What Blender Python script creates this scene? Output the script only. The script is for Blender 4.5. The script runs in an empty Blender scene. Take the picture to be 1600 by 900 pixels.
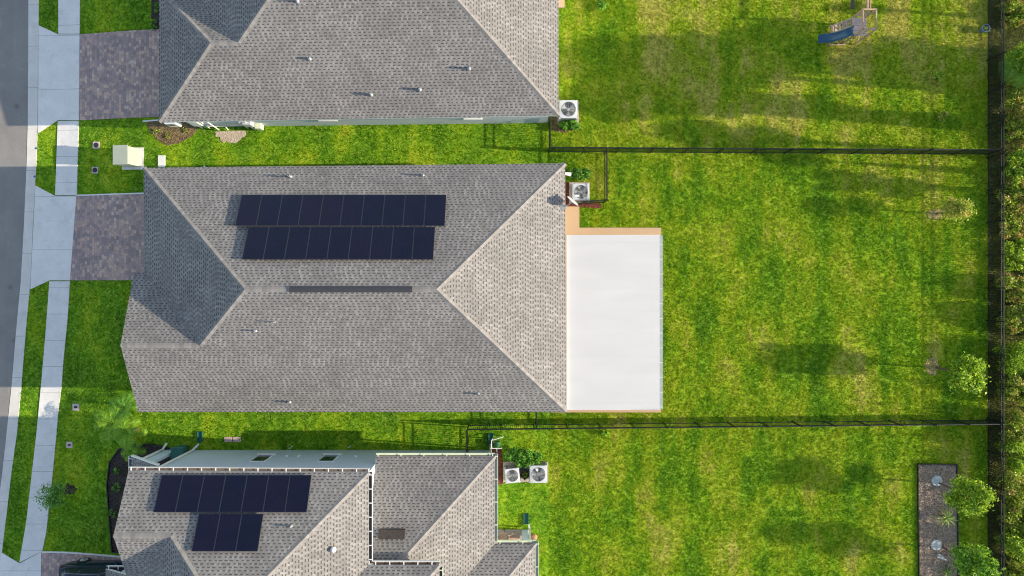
import bpy, bmesh, math, random
import numpy as np
from mathutils import Vector, Matrix
random.seed(7); RNG = np.random.default_rng(7)
S = bpy.context.scene; COL = S.collection

# ------------------------------------------------ camera, sky, sun, exposure
H = 38.8; F = 1067.0
cd = bpy.data.cameras.new('camera'); cam = bpy.data.objects.new('camera', cd); COL.objects.link(cam)
cam.location = (0, 0, H); cam.rotation_euler = (0, 0, 0)
cd.sensor_width = 36; cd.lens = 36 * F / 1600; cd.clip_end = 6000
S.camera = cam
ELEV = math.radians(20.2); AZ = math.radians(4.0)          # sun to the right, slightly low in the picture
w = bpy.data.worlds.new("World"); S.world = w; w.use_nodes = True
wn = w.node_tree; bg = wn.nodes['Background']
sky = wn.nodes.new('ShaderNodeTexSky'); sky.sky_type = 'NISHITA'; sky.sun_disc = False
sky.sun_elevation = ELEV; sky.sun_rotation = math.radians(90) + AZ
sky.air_density = 1.0; sky.dust_density = 0.6; sky.ozone_density = 1.2
hs = wn.nodes.new('ShaderNodeHueSaturation'); hs.inputs['Saturation'].default_value = .76
wn.links.new(sky.outputs[0], hs.inputs['Color']); wn.links.new(hs.outputs[0], bg.inputs[0]); bg.inputs[1].default_value = 0.15
sl = bpy.data.lights.new('sun', 'SUN'); sun = bpy.data.objects.new('sun', sl); COL.objects.link(sun)
sl.energy = 4.3; sl.angle = math.radians(0.5); sl.color = (1.0, 0.85, 0.65)
sd = Vector((math.cos(ELEV) * math.cos(AZ), -math.cos(ELEV) * math.sin(AZ), math.sin(ELEV)))
sun.rotation_euler = sd.to_track_quat('Z', 'Y').to_euler(); sun.location = (40, 0, 40)
S.view_settings.view_transform = 'Standard'; S.view_settings.look = 'None'
S.view_settings.exposure = 0.95; S.view_settings.gamma = 1; S.view_settings.use_curve_mapping = False
S.render.engine = 'CYCLES'; S.cycles.filter_width = 1.05

# ------------------------------------------------ layout helpers
def gz(x):                                   # the street lies a little below the house pads
    t = min(1, max(0, (-19.6 - x) / 7.0)); t = t * t * (3 - 2 * t)
    return -0.8 * t
def P(px, py, z): return Vector(((px - 800) * (H - z) / F, (450 - py) * (H - z) / F, z))
def G(px, py):
    z = 0
    for _ in range(4): p = P(px, py, z); z = gz(p.x)
    return Vector((p.x, p.y, z))
def inpoly(x, y, poly):                      # numpy point in polygon
    c = np.zeros(x.shape, bool); n = len(poly)
    for i in range(n):
        x0, y0 = poly[i]; x1, y1 = poly[(i + 1) % n]
        if y0 == y1: continue
        m = ((y0 > y) != (y1 > y)) & (x < (x1 - x0) * (y - y0) / (y1 - y0) + x0)
        c ^= m
    return c
NOGRASS = []

# ------------------------------------------------ materials
class NT:
    def __init__(s, name):
        s.m = bpy.data.materials.new(name); s.m.use_nodes = True; s.t = s.m.node_tree
        s.b = s.t.nodes['Principled BSDF']; s.out = s.t.nodes['Material Output']
    def n(s, typ, ins=None, **kw):
        nd = s.t.nodes.new('ShaderNode' + typ)
        for k, v in kw.items(): setattr(nd, k, v)
        for k, v in (ins or {}).items(): s.set(nd.inputs[k], v)
        return nd
    def set(s, sock, v):
        if isinstance(v, bpy.types.NodeSocket): s.t.links.new(v, sock)
        elif isinstance(v, tuple) and len(v) == 3 and sock.type == 'RGBA': sock.default_value = (*v, 1)
        else: sock.default_value = v
    def math(s, op, a, b=0.0, c=0.0, clamp=False):
        nd = s.n('Math', {0: a, 1: b, 2: c}, operation=op); nd.use_clamp = clamp; return nd.outputs[0]
    def mix(s, f, a, b, mode='MIX'):
        nd = s.n('Mix', data_type='RGBA', blend_type=mode)
        s.set(nd.inputs[0], f); s.set(nd.inputs[6], a); s.set(nd.inputs[7], b); return nd.outputs[2]
    def noise(s, vec, scale, detail=3, rough=.55, dim='3D'):
        nd = s.n('TexNoise', {'Scale': scale, 'Detail': detail, 'Roughness': rough}, noise_dimensions=dim)
        if vec is not None: s.set(nd.inputs['Vector'], vec)
        return nd.outputs[0]
    def ramp(s, f, stops, interp='LINEAR'):
        nd = s.n('ValToRGB', {0: f}); e = nd.color_ramp.elements; nd.color_ramp.interpolation = interp
        while len(e) < len(stops): e.new(.5)
        for i, (p, c) in enumerate(stops): e[i].position = p; e[i].color = (*c, 1) if len(c) == 3 else c
        return nd.outputs[0]
    def rng(s, v, a, b, c=0.0, d=1.0):
        nd = s.n('MapRange', {0: v, 1: a, 2: b, 3: c, 4: d}); nd.clamp = True; return nd.outputs[0]
    def pos(s): return s.n('NewGeometry').outputs['Position']
    def obj(s): return s.n('TexCoord').outputs['Object']
    def xyz(s, v): nd = s.n('SeparateXYZ', {0: v}); return nd.outputs
    def vec(s, x, y, z=0.0): return s.n('CombineXYZ', {0: x, 1: y, 2: z}).outputs[0]
    def bump(s, h, strength=.5, dist=.02):
        nd = s.n('Bump', {'Height': h, 'Strength': strength, 'Distance': dist}); s.set(s.b.inputs['Normal'], nd.outputs[0])
    def col(s, c): s.set(s.b.inputs['Base Color'], c)
    def rough(s, r): s.set(s.b.inputs['Roughness'], r)
MATS = {}
def plain(name, c, rough=.6, metal=0.0, var=.12, scale=6.0, bump=0.0, spec=.5):
    if name in MATS: return MATS[name]
    a = NT(name); p = a.obj()
    f = a.rng(a.noise(p, scale, 4, .6), .3, .7)
    a.col(a.mix(f, tuple(max(0, x * (1 - var)) for x in c), tuple(min(1, x * (1 + var)) for x in c)))
    a.rough(rough); a.b.inputs['Metallic'].default_value = metal; a.b.inputs['Specular IOR Level'].default_value = spec
    if bump: a.bump(a.noise(p, scale * 12, 3), bump, .01)
    MATS[name] = a.m; return a.m

def shingle_mat():
    a = NT('asphalt_shingles'); uv = a.n('TexCoord').outputs['UV']; X = a.xyz(uv)
    u = a.math('DIVIDE', X[0], .245); v = a.math('DIVIDE', X[1], .145)
    row = a.math('FLOOR', v); fv = a.math('FRACT', v)
    r0 = a.n('TexWhiteNoise', {'W': row}, noise_dimensions='1D').outputs[0]
    uu = a.math('ADD', u, a.math('MULTIPLY', r0, 9.0))
    cell = a.math('FLOOR', uu); fu = a.math('FRACT', uu)
    rn = a.n('TexWhiteNoise', {'Vector': a.vec(cell, row)}, noise_dimensions='2D')
    r1 = rn.outputs[0]
    rc = a.xyz(rn.outputs[1])
    wdt = a.math('MULTIPLY_ADD', r1, .38, .32)
    inu = a.math('LESS_THAN', fu, wdt)
    inv = a.rng(fv, .36, .44, 1.0, 0.0)
    dash = a.math('MULTIPLY', inu, inv)
    light = a.math('MULTIPLY', a.math('GREATER_THAN', rc[1], .62), a.math('GREATER_THAN', fu, .6))
    p = a.pos()
    big = a.rng(a.noise(p, .7, 5, .65), .35, .68)
    base = a.mix(rc[2], (.202, .192, .182), (.272, .260, .246))
    base = a.mix(a.math('MULTIPLY', light, .45), base, (.40, .395, .39))
    base = a.mix(a.math('MULTIPLY', big, .55), base, (.125, .125, .125))
    streak = a.rng(a.noise(a.vec(a.math('MULTIPLY', X[0], 1.0), a.math('MULTIPLY', X[1], .25)), 1.3, 4), .5, .75)
    base = a.mix(a.math('MULTIPLY', streak, .25), base, (.19, .175, .17))
    wx = a.rng(a.noise(p, .22, 3), .42, .62); base = a.mix(a.math('MULTIPLY', wx, .16), base, (.33, .32, .31))
    gr = a.rng(a.noise(p, 60, 2), .3, .7)
    base = a.mix(a.math('MULTIPLY', gr, .25), base, (.14, .135, .13))
    c = a.mix(a.math('MULTIPLY', dash, .8), base, (.05, .05, .054))
    a.col(c); a.rough(.95); a.b.inputs['Specular IOR Level'].default_value = .2
    hgt = a.math('ADD', a.math('MULTIPLY', a.math('SUBTRACT', 1.0, dash), .7), a.math('MULTIPLY', a.math('SUBTRACT', 1.0, fv), .5))
    a.bump(hgt, .4, .006); return a.m
def cap_mat():
    a = NT('ridge_shingles'); X = a.xyz(a.n('TexCoord').outputs['UV'])
    v = a.math('DIVIDE', X[0], .2); row = a.math('FLOOR', v); fv = a.math('FRACT', v)
    r = a.n('TexWhiteNoise', {'W': row}, noise_dimensions='1D').outputs[0]
    c = a.mix(r, (.20, .19, .18), (.285, .27, .255))
    c = a.mix(a.rng(fv, .0, .14, .6, 0.0), c, (.12, .12, .12))
    c = a.mix(a.math('MULTIPLY', a.rng(a.noise(a.pos(), 3, 4), .4, .7), .4), c, (.2, .19, .185))
    a.col(c); a.rough(.95); a.b.inputs['Specular IOR Level'].default_value = .2; return a.m
def grass_nodes(a, ground=False):
    p = a.pos(); X = a.xyz(p)
    n1 = a.noise(a.n('VectorMath', {0: p, 1: (.8, .45, 1)}, operation='MULTIPLY').outputs[0], .55, 5, .62); n2 = a.noise(p, 2.2, 4, .6); n3 = a.noise(p, 9, 3, .6)
    mow = a.noise(a.vec(a.math('MULTIPLY', X[0], 1.1), a.math('MULTIPLY', X[1], .10)), 1.0, 2)
    back = a.rng(X[0], -2, 6); north = a.math('MULTIPLY', a.rng(X[1], 7.0, 9.5), a.rng(X[0], 2, 6))
    dry = a.math('ADD', a.math('MULTIPLY', n1, .82), a.math('MULTIPLY', n2, .18))
    dry = a.math('ADD', dry, a.math('MULTIPLY', a.math('SUBTRACT', mow, .5), .32))
    dry = a.math('ADD', dry, a.math('MULTIPLY', north, .085))
    dry = a.math('ADD', dry, a.math('MULTIPLY', a.math('SUBTRACT', back, .75), .09))
    dry = a.math('ADD', dry, a.math('MULTIPLY', a.math('SUBTRACT', n3, .5), .12))
    c = a.ramp(dry, [(.30, (.07, .22, .005)), (.42, (.14, .34, .006)), (.50, (.27, .455, .008)), (.59, (.45, .55, .02)), (.70, (.68, .60, .13))])
    vo = a.xyz(a.n('TexVoronoi', {'Vector': p, 'Scale': 11.0}).outputs['Color'])[0]
    c = a.mix(a.rng(vo, 0, .5, .55, 0), c, (.05, .16, .006)); c = a.mix(a.rng(vo, .65, 1, 0, .3), c, (.75, .85, .14))
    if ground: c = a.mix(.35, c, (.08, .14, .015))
    return c, n3
def grass_ground():
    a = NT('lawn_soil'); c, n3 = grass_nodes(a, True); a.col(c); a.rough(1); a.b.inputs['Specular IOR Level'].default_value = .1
    a.bump(a.noise(a.pos(), 25, 3), .8, .03); return a.m
def grass_blade():
    a = NT('grass_blades'); c, n3 = grass_nodes(a)
    r = a.n('NewGeometry').outputs['Random Per Island']
    c = a.mix(a.rng(r, 0, .4, .7, 0), c, (.05, .16, .006)); c = a.mix(a.rng(r, .75, 1, 0, .55), c, (.62, .66, .14))
    d = a.n('BsdfDiffuse', {0: c}); t = a.n('BsdfTranslucent', {0: c}); m = a.n('MixShader', {0: .3, 1: d.outputs[0], 2: t.outputs[0]})
    a.t.links.new(m.outputs[0], a.out.inputs[0]); return a.m
def leaf_mat(name, dark, light, trans=.35, tip=None):
    if name in MATS: return MATS[name]
    up = lambda c: tuple(min(.75, x * 2.2) for x in c) if c else c
    dark, light, tip = up(dark), up(light), up(tip)
    a = NT(name); r = a.n('NewGeometry').outputs['Random Per Island']
    c = a.ramp(r, [(0, dark), (.55, tuple((x + y) / 2 for x, y in zip(dark, light))), (1, light)])
    if tip: c = a.mix(a.rng(a.noise(a.obj(), 2.0, 3), .5, .62), c, tip)
    d = a.n('BsdfPrincipled', {'Base Color': c, 'Roughness': .5, 'Specular IOR Level': .35}); t = a.n('BsdfTranslucent', {0: c})
    m = a.n('MixShader', {0: trans, 1: d.outputs[0], 2: t.outputs[0]}); a.t.links.new(m.outputs[0], a.out.inputs[0])
    MATS[name] = a.m; return a.m
def paver_mat():
    a = NT('brick_pavers'); X = a.xyz(a.pos())
    v = a.math('DIVIDE', X[0], .155); row = a.math('FLOOR', v); fv = a.math('FRACT', v)
    r0 = a.n('TexWhiteNoise', {'W': row}, noise_dimensions='1D').outputs[0]
    u = a.math('ADD', a.math('DIVIDE', X[1], .205), r0); cell = a.math('FLOOR', u); fu = a.math('FRACT', u)
    rn = a.n('TexWhiteNoise', {'Vector': a.vec(cell, row)}, noise_dimensions='2D').outputs[0]
    big = a.noise(a.pos(), .9, 3)
    k = a.math('ADD', a.math('MULTIPLY', rn, .62), a.math('MULTIPLY', big, .5))
    c = a.ramp(k, [(.12, (.22, .17, .165)), (.4, (.295, .23, .225)), (.6, (.37, .27, .25)), (.78, (.48, .33, .26)), (.95, (.55, .45, .38))])
    jo = a.math('MAXIMUM', a.math('GREATER_THAN', fv, .93), a.math('GREATER_THAN', fu, .95))
    c = a.mix(a.math('MULTIPLY', jo, .55), c, (.09, .08, .08))
    c = a.mix(a.math('MULTIPLY', a.rng(a.noise(a.pos(), 2.5, 5), .5, .75), .3), c, (.15, .13, .13))
    a.col(c); a.rough(.85); a.bump(a.math('SUBTRACT', 1.0, jo), .4, .004); return a.m
def concrete_mat(name, c0, c1, joint=None, axis=1, off=0.0):
    a = NT(name); p = a.pos(); X = a.xyz(p)
    n = a.noise(p, 1.1, 6, .65); c = a.mix(a.rng(n, .35, .7), c0, c1)
    c = a.mix(a.math('MULTIPLY', a.rng(a.noise(p, 22, 3), .4, .7), .22), c, tuple(x * .78 for x in c0))
    st = a.rng(a.noise(p, 1.7, 6, .75), .53, .7); c = a.mix(a.math('MULTIPLY', st, .28), c, (.34, .30, .25))
    if joint:
        f = a.math('FRACT', a.math('DIVIDE', a.math('ADD', X[axis], off), joint))
        j = a.math('LESS_THAN', f, .024 / joint); c = a.mix(a.math('MULTIPLY', j, .6), c, (.12, .115, .105))
    a.col(c); a.rough(.9); a.bump(a.noise(p, 70, 2), .25, .004); return a.m
def asphalt_mat():
    a = NT('asphalt'); p = a.pos(); c = a.mix(a.rng(a.noise(p, .5, 6, .7), .35, .7), (.22, .212, .198), (.29, .28, .26))
    c = a.mix(a.math('MULTIPLY', a.rng(a.noise(p, 45, 2), .35, .7), .5), c, (.14, .138, .135))
    c = a.mix(a.math('MULTIPLY', a.rng(a.noise(p, 2.0, 5, .75), .6, .7), .25), c, (.36, .345, .32))
    c = a.mix(a.math('MULTIPLY', a.rng(a.noise(a.n('VectorMath', {0: p, 1: (2.2, .25, 1)}, operation='MULTIPLY').outputs[0], .8, 4), .5, .7), .3), c, (.17, .165, .158))
    sp = a.n('TexVoronoi', {'Vector': p, 'Scale': .55}).outputs['Distance']; c = a.mix(a.math('MULTIPLY', a.rng(sp, .05, .13, 1, 0), .55), c, (.09, .088, .085))
    a.col(c); a.rough(.92); a.bump(a.noise(p, 90, 2), .5, .006); return a.m
def mulch_mat(name, c0, c1, c2):
    a = NT(name); p = a.pos(); v = a.n('TexVoronoi', {'Vector': p, 'Scale': 22.0})
    r = a.xyz(v.outputs['Color'])[0]; c = a.ramp(r, [(0, c0), (.5, c1), (1, c2)])
    c = a.mix(a.math('MULTIPLY', a.rng(a.noise(p, 3, 4), .45, .7), .5), c, c0)
    a.col(c); a.rough(1); a.bump(v.outputs['Distance'], 1.0, .03); return a.m
def panel_mat():
    a = NT('solar_cells'); X = a.xyz(a.n('TexCoord').outputs['UV'])
    fu = a.math('FRACT', a.math('DIVIDE', X[0], .1667)); fv = a.math('FRACT', a.math('DIVIDE', X[1], .0905))
    g = a.math('MAXIMUM', a.math('LESS_THAN', fu, .045), a.math('LESS_THAN', fv, .07))
    n = a.rng(a.noise(a.pos(), 1.4, 4), .35, .65)
    oi = a.n('ObjectInfo').outputs['Random']
    c = a.mix(n, (.002, .004, .016), (.005, .005, .020)); c = a.mix(a.math('MULTIPLY', oi, .35), c, (.009, .005, .016))
    c = a.mix(a.math('MULTIPLY', g, .5), c, (.012, .018, .04))
    dust = a.rng(a.noise(a.pos(), 16, 5, .8), .62, .72); c = a.mix(a.math('MULTIPLY', dust, .12), c, (.12, .12, .12))
    a.col(c); a.rough(.2); a.b.inputs['Specular IOR Level'].default_value = .35; return a.m
def stucco(name, c):
    a = NT(name); p = a.obj(); a.col(a.mix(a.rng(a.noise(p, .8, 5, .6), .3, .7), tuple(x * .93 for x in c), c))
    a.rough(.9); a.bump(a.noise(p, 55, 3), .35, .006); return a.m
def panroof_mat():
    a = NT('white_insulated_panel'); p = a.pos(); X = a.xyz(p)
    f = a.math('FRACT', a.math('DIVIDE', a.math('ADD', X[1], 20.41), 1.2)); j = a.math('LESS_THAN', f, .022)
    c = a.mix(a.rng(a.noise(a.vec(a.math('MULTIPLY', X[0], .25), X[1]), 1.1, 5), .35, .7), (.50, .50, .495), (.54, .54, .535))
    c = a.mix(a.math('MULTIPLY', j, .12), c, (.35, .36, .37))
    d = a.rng(a.noise(p, 9, 5, .7), .62, .72); c = a.mix(a.math('MULTIPLY', d, .12), c, (.4, .38, .34))
    a.col(c); a.rough(.45); return a.m

SH = shingle_mat(); CAP = cap_mat(); GG = grass_ground(); GB = grass_blade(); PAV = paver_mat()
CONC = concrete_mat('apron_concrete', (.66, .65, .62), (.76, .745, .71), 3.1, 1, .9)
WALK = concrete_mat('sidewalk_concrete', (.64, .63, .60), (.75, .735, .70), 1.52)
GUT = concrete_mat('gutter_concrete', (.58, .565, .52), (.68, .66, .61), 2.4, 1, .4)
ASP = asphalt_mat(); SOL = panel_mat(); PAN = panroof_mat()
WALL = stucco('pale_stucco', (.60, .63, .65)); WALLB = stucco('pale_blue_stucco', (.56, .62, .68)); TAN = stucco('tan_painted_concrete', (.52, .36, .22))
WHITE = plain('white_trim', (.72, .72, .69), .5, var=.06); CREAM = plain('pale_gutter', (.62, .68, .50), .5, var=.08)
BROWNG = plain('brown_gutter_inside', (.16, .12, .09), .95, var=.4, scale=14)  # brown for the inside of the gutters, varied by noise
BLACK = plain('black_powder_coat', (.012, .013, .014), .4, var=.1); DGLASS = plain('dark_window_glass', (.02, .03, .035), .08, var=.05)
GREYM = plain('grey_galvanised', (.42, .44, .45), .45, .5, var=.08); LGREY = plain('pale_grey_enamel', (.52, .54, .55), .4, var=.06)
DGREY = plain('dark_grey_metal', (.07, .075, .08), .5, var=.15); BARK = plain('brown_bark', (.11, .08, .055), .95, var=.35, scale=18, bump=.6)
WOOD = plain('weathered_pine', (.42, .30, .19), .85, var=.25, scale=9); PWOOD = plain('pink_painted_deck', (.55, .42, .36), .8, var=.12)
TEAL = plain('dark_green_plastic', (.015, .11, .09), .5); SLIDE = plain('blue_slide_plastic', (.025, .10, .17), .3, var=.1)
MULR = mulch_mat('red_mulch', (.05, .012, .008), (.14, .035, .02), (.25, .08, .045))
MULD = mulch_mat('dark_mulch', (.015, .013, .012), (.045, .035, .03), (.09, .07, .055))
MULB = mulch_mat('brown_bark_mulch', (.20, .15, .12), (.52, .40, .29), (.78, .64, .48))
MULF = mulch_mat('leafy_mulch', (.05, .035, .02), (.17, .12, .05), (.3, .22, .10))
SAND = mulch_mat('bare_sand', (.40, .32, .24), (.52, .43, .34), (.58, .50, .41))
WOODS = mulch_mat('woodland_soil', (.03, .035, .012), (.08, .09, .025), (.20, .16, .07))
L_OAK = leaf_mat('oak_leaves', (.03, .085, .008), (.25, .33, .02)); L_DARK = leaf_mat('glossy_hedge_leaves', (.012, .05, .008), (.14, .30, .03), .25)
L_YEL = leaf_mat('yellow_green_leaves', (.06, .11, .01), (.28, .30, .04), .35, (.28, .24, .06)); L_PALM = leaf_mat('palm_fronds', (.04, .11, .01), (.18, .30, .02), .35)
L_WOOD = leaf_mat('thicket_leaves', (.015, .045, .004), (.26, .32, .03), .3, (.20, .15, .04)); L_PINE = leaf_mat('pine_needles', (.02, .05, .01), (.07, .12, .02), .2)

# ------------------------------------------------ mesh builder
ORG = {}
class MB:
    def __init__(s): s.v = []; s.f = []; s.uv = []; s.mi = []; s.M = None; s.cur = 0
    def face(s, pts, uv=None):
        b = len(s.v)
        for p in pts:
            p = Vector(p)
            s.v.append(s.M @ p if s.M else p)
        s.f.append(list(range(b, b + len(pts)))); s.uv.append(uv); s.mi.append(s.cur)
    def grid(s, rows, close=False, cap=False):
        b = len(s.v); n = len(rows[0])
        for r in rows:
            for p in r: p = Vector(p); s.v.append(s.M @ p if s.M else p)
        m = n if close else n - 1
        for i in range(len(rows) - 1):
            for j in range(m):
                k = (j + 1) % n
                s.f.append([b + i * n + j, b + i * n + k, b + (i + 1) * n + k, b + (i + 1) * n + j]); s.uv.append(None); s.mi.append(s.cur)
        if cap:
            s.f.append([b + j for j in reversed(range(n))]); s.uv.append(None); s.mi.append(s.cur)
            e = b + (len(rows) - 1) * n; s.f.append([e + j for j in range(n)]); s.uv.append(None); s.mi.append(s.cur)
    def box(s, x0, y0, z0, x1, y1, z1):
        s.hexa([(x0, y0, z0), (x1, y0, z0), (x1, y1, z0), (x0, y1, z0)], [(x0, y0, z1), (x1, y0, z1), (x1, y1, z1), (x0, y1, z1)])
    def hexa(s, lo, hi): s.grid([lo, hi], True, True)
    def bar(s, p0, p1, w, h=None):
        p0 = Vector(p0); p1 = Vector(p1); h = h or w; d = (p1 - p0).normalized()
        up = Vector((0, 0, 1)) if abs(d.z) < .95 else Vector((0, 1, 0))
        a = d.cross(up).normalized() * w / 2; b = a.cross(d).normalized() * h / 2
        s.grid([[p + a + b, p + a - b, p - a - b, p - a + b] for p in (p0, p1)], True, True)
    def tube(s, pts, rs, n=8, cap=True):
        rows = []; pts = [Vector(p) for p in pts]
        if not isinstance(rs, (list, tuple)): rs = [rs] * len(pts)
        ref = None
        for i, p in enumerate(pts):
            d = (pts[min(i + 1, len(pts) - 1)] - pts[max(i - 1, 0)]).normalized()
            if ref is None: ref = d.cross(Vector((0, 0, 1)) if abs(d.z) < .9 else Vector((1, 0, 0))).normalized()
            a = (ref - d * ref.dot(d)).normalized(); b = d.cross(a); ref = a
            rows.append([p + (a * math.cos(2 * math.pi * k / n) + b * math.sin(2 * math.pi * k / n)) * rs[i] for k in range(n)])
        s.grid(rows, True, cap)
    def lathe(s, prof, n=20, c=(0, 0, 0), cap=True):
        s.grid([[Vector(c) + Vector((r * math.cos(2 * math.pi * k / n), r * math.sin(2 * math.pi * k / n), z)) for k in range(n)] for r, z in prof], True, cap)
    def ring(s, c, r, t, n=28, ax=(0, 0, 1)):
        q = Vector(ax).to_track_quat('Z', 'Y'); rows = []
        for i in range(n + 1):
            a = 2 * math.pi * i / n; e = Vector((math.cos(a), math.sin(a), 0))
            rows.append([Vector(c) + q @ (e * (r + t * math.cos(b)) + Vector((0, 0, t * math.sin(b)))) for b in (0, 1.57, 3.14, 4.71)])
        s.grid(rows, True)
    def build(s, name, mat, parent=None, smooth=False, bevel=0.0, loc=None, seg=2):
        me = bpy.data.meshes.new(name)
        o = bpy.data.objects.new(name, me); COL.objects.link(o)
        org = Vector((0, 0, 0))
        if parent is not None: o.parent = parent; org = ORG.get(parent.name, Vector((0, 0, 0)))
        if loc is not None: o.location = Vector(loc) - org; org = Vector(loc)
        ORG[o.name] = org
        me.from_pydata([tuple(v - org) for v in s.v], [], s.f)
        for m in (mat if isinstance(mat, (list, tuple)) else [mat]): me.materials.append(m)
        if any(u for u in s.uv):
            l = me.uv_layers.new(name='UVMap')
            for p, u in zip(me.polygons, s.uv):
                if u:
                    for li, c in zip(p.loop_indices, u): l.data[li].uv = c
        for p, k in zip(me.polygons, s.mi): p.material_index = k; p.use_smooth = smooth
        me.validate()
        if bevel:
            bm = bmesh.new(); bm.from_mesh(me); bmesh.ops.remove_doubles(bm, verts=bm.verts, dist=.0005)
            bmesh.ops.recalc_face_normals(bm, faces=bm.faces); bm.to_mesh(me); bm.free()
            md = o.modifiers.new('bevel', 'BEVEL'); md.width = bevel; md.segments = seg; md.limit_method = 'ANGLE'
        return o
def tag(o, label, cat, group=None):
    o['label'] = label; o['category'] = cat
    if group: o['group'] = group
    return o
def thing(name, label, cat, loc=(0, 0, 0), rz=0, group=None):
    o = bpy.data.objects.new(name, None); COL.objects.link(o); o.location = loc; o.rotation_euler = (0, 0, rz); o.empty_display_size = .2
    ORG[o.name] = Vector(loc); return tag(o, label, cat, group)
def dup(root, loc, rz=0, label=None, scale=1.0):
    def cp(o, par):
        c = o.copy(); COL.objects.link(c); c.parent = par
        for ch in list(o.children): cp(ch, c)
        return c
    r = cp(root, None); r.location = loc; r.rotation_euler = (0, 0, rz); r.scale = (scale,) * 3
    if label: r['label'] = label
    return r
def npmesh(name, verts, nper, mat, parent=None, org=None):     # verts: (N*nper,3)
    n = len(verts) // nper; me = bpy.data.meshes.new(name)
    if org is not None: verts = verts - np.array(org)
    me.vertices.add(n * nper); me.vertices.foreach_set('co', verts.astype(np.float32).ravel())
    me.loops.add(n * nper); me.loops.foreach_set('vertex_index', np.arange(n * nper, dtype=np.int32))
    me.polygons.add(n); me.polygons.foreach_set('loop_start', np.arange(0, n * nper, nper, dtype=np.int32))
    me.update(calc_edges=True); me.materials.append(mat)
    o = bpy.data.objects.new(name, me); COL.objects.link(o)
    if parent is not None: o.parent = parent
    return o
def leaves(centers, size, flat=0.0, aspect=.55):
    n = len(centers); c = np.asarray(centers)
    d = RNG.normal(size=(n, 3)); d[:, 2] *= (1 - flat); d /= np.linalg.norm(d, axis=1)[:, None] + 1e-9
    e = RNG.normal(size=(n, 3)); e -= d * (e * d).sum(1)[:, None]; e /= np.linalg.norm(e, axis=1)[:, None] + 1e-9
    s = (size * RNG.uniform(.6, 1.3, n))[:, None]
    v = np.stack([c - d * s * .5, c + e * s * aspect * .5 - d * s * .05, c + d * s * .5, c - e * s * aspect * .5 - d * s * .05], 1)
    return v.reshape(-1, 3)
def sheet(name, poly, off, mat, kind='structure', grass=True, skirt=.06, label=None, cat=None):
    bm = bmesh.new(); vs = [bm.verts.new((x, y, 0)) for x, y in poly]; bm.faces.new(vs)
    xs = [-19.6 - .5 * k for k in range(0, 15)]
    for x in xs:
        bmesh.ops.bisect_plane(bm, geom=bm.verts[:] + bm.edges[:] + bm.faces[:], plane_co=(x, 0, 0), plane_no=(1, 0, 0))
    for v in bm.verts: v.co.z = gz(v.co.x) + off
    bmesh.ops.recalc_face_normals(bm, faces=bm.faces)
    for f in bm.faces:
        if f.normal.z < 0: f.normal_flip()
    ed = [e for e in bm.edges if e.is_boundary]
    r = bmesh.ops.extrude_edge_only(bm, edges=ed)
    for v in [g for g in r['geom'] if isinstance(g, bmesh.types.BMVert)]: v.co.z -= off + skirt
    me = bpy.data.meshes.new(name); bm.to_mesh(me); bm.free(); me.materials.append(mat)
    o = bpy.data.objects.new(name, me); COL.objects.link(o)
    if kind: o['kind'] = kind
    if label: tag(o, label, cat)
    if grass: NOGRASS.append(list(poly))
    return o
def gp(pts): return [(G(a, b).x, G(a, b).y) for a, b in pts]

# ------------------------------------------------ ground, road, pavements
m = MB(); xs = [-1500, -200, -60, -30] + [-26.6 + .5 * k for k in range(15)] + [-10, 0, 15, 27, 60, 200, 1500]
ys = [-1500, -200, -60, -20, 0, 20, 60, 200, 1500]
m.grid([[(x, y, gz(x)) for x in xs] for y in ys])
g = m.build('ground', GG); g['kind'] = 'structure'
# fix winding so the sheet faces up
bmg = bmesh.new(); bmg.from_mesh(g.data); bmesh.ops.recalc_face_normals(bmg, faces=bmg.faces)
for f_ in bmg.faces:
    if f_.normal.z < 0: f_.normal_flip()
bmg.to_mesh(g.data); bmg.free()
curb = [(61, -60), (61, 0), (60, 100), (59, 200), (57, 260), (52, 350), (48, 440), (46, 460), (40, 525), (34, 600), (27, 675), (18, 740), (11, 800), (3, 865), (-2, 900), (-12, 980)]
asph = [(45, -60), (45, 0), (44.5, 100), (44, 190), (42, 260), (38, 350), (33, 440), (31, 460), (25, 525), (19, 600), (11, 675), (4, 740), (-4, 800), (-14, 865), (-20, 900), (-32, 980)]
cw = gp(curb); aw = gp(asph)
top = [(cw[0][0], 60)]; bot = [(cw[-1][0] - 6, -60)]
sheet('road', [(-38, 60), (aw[0][0], 60)] + aw + [(aw[-1][0] - 6, -60), (-38, -60)], .012, ASP)
sheet('road_gutter', [(aw[0][0], 60.0), (cw[0][0], 60.0)] + cw + [(cw[-1][0] - 6, -60), (aw[-1][0] - 6, -60)] + aw[::-1], .03, GUT)
apA = gp([(61, 40), (92, 54), (125, 54), (124, 188), (91, 188), (60, 208)])
apB = gp([(56, 290), (86, 306), (120, 306), (110, 438), (78, 438), (48, 452)])
apC = gp([(3, 863), (31, 880), (65, 862), (64, 1000), (-12, 1000), (-2, 900)])
for n_, a_ in (('driveway_apron', apA), ('driveway_apron', apB), ('driveway_apron', apC)): sheet(n_, a_, .042, CONC)
sheet('sidewalk', gp([(92, -70), (126, -70), (125, 53), (92, 53)]), .05, WALK)
sheet('sidewalk', gp([(91, 189.5), (123.5, 189.5), (120.5, 305), (87, 305)]), .05, WALK)
sheet('sidewalk', gp([(78, 439.5), (110, 439.5), (106, 500), (100, 560), (97, 600), (92, 640), (89, 675), (82, 750), (73, 830), (66.5, 861), (31, 878.5), (42, 815), (50, 745), (58, 675), (66, 590), (72, 520)]), .05, WALK)
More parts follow.
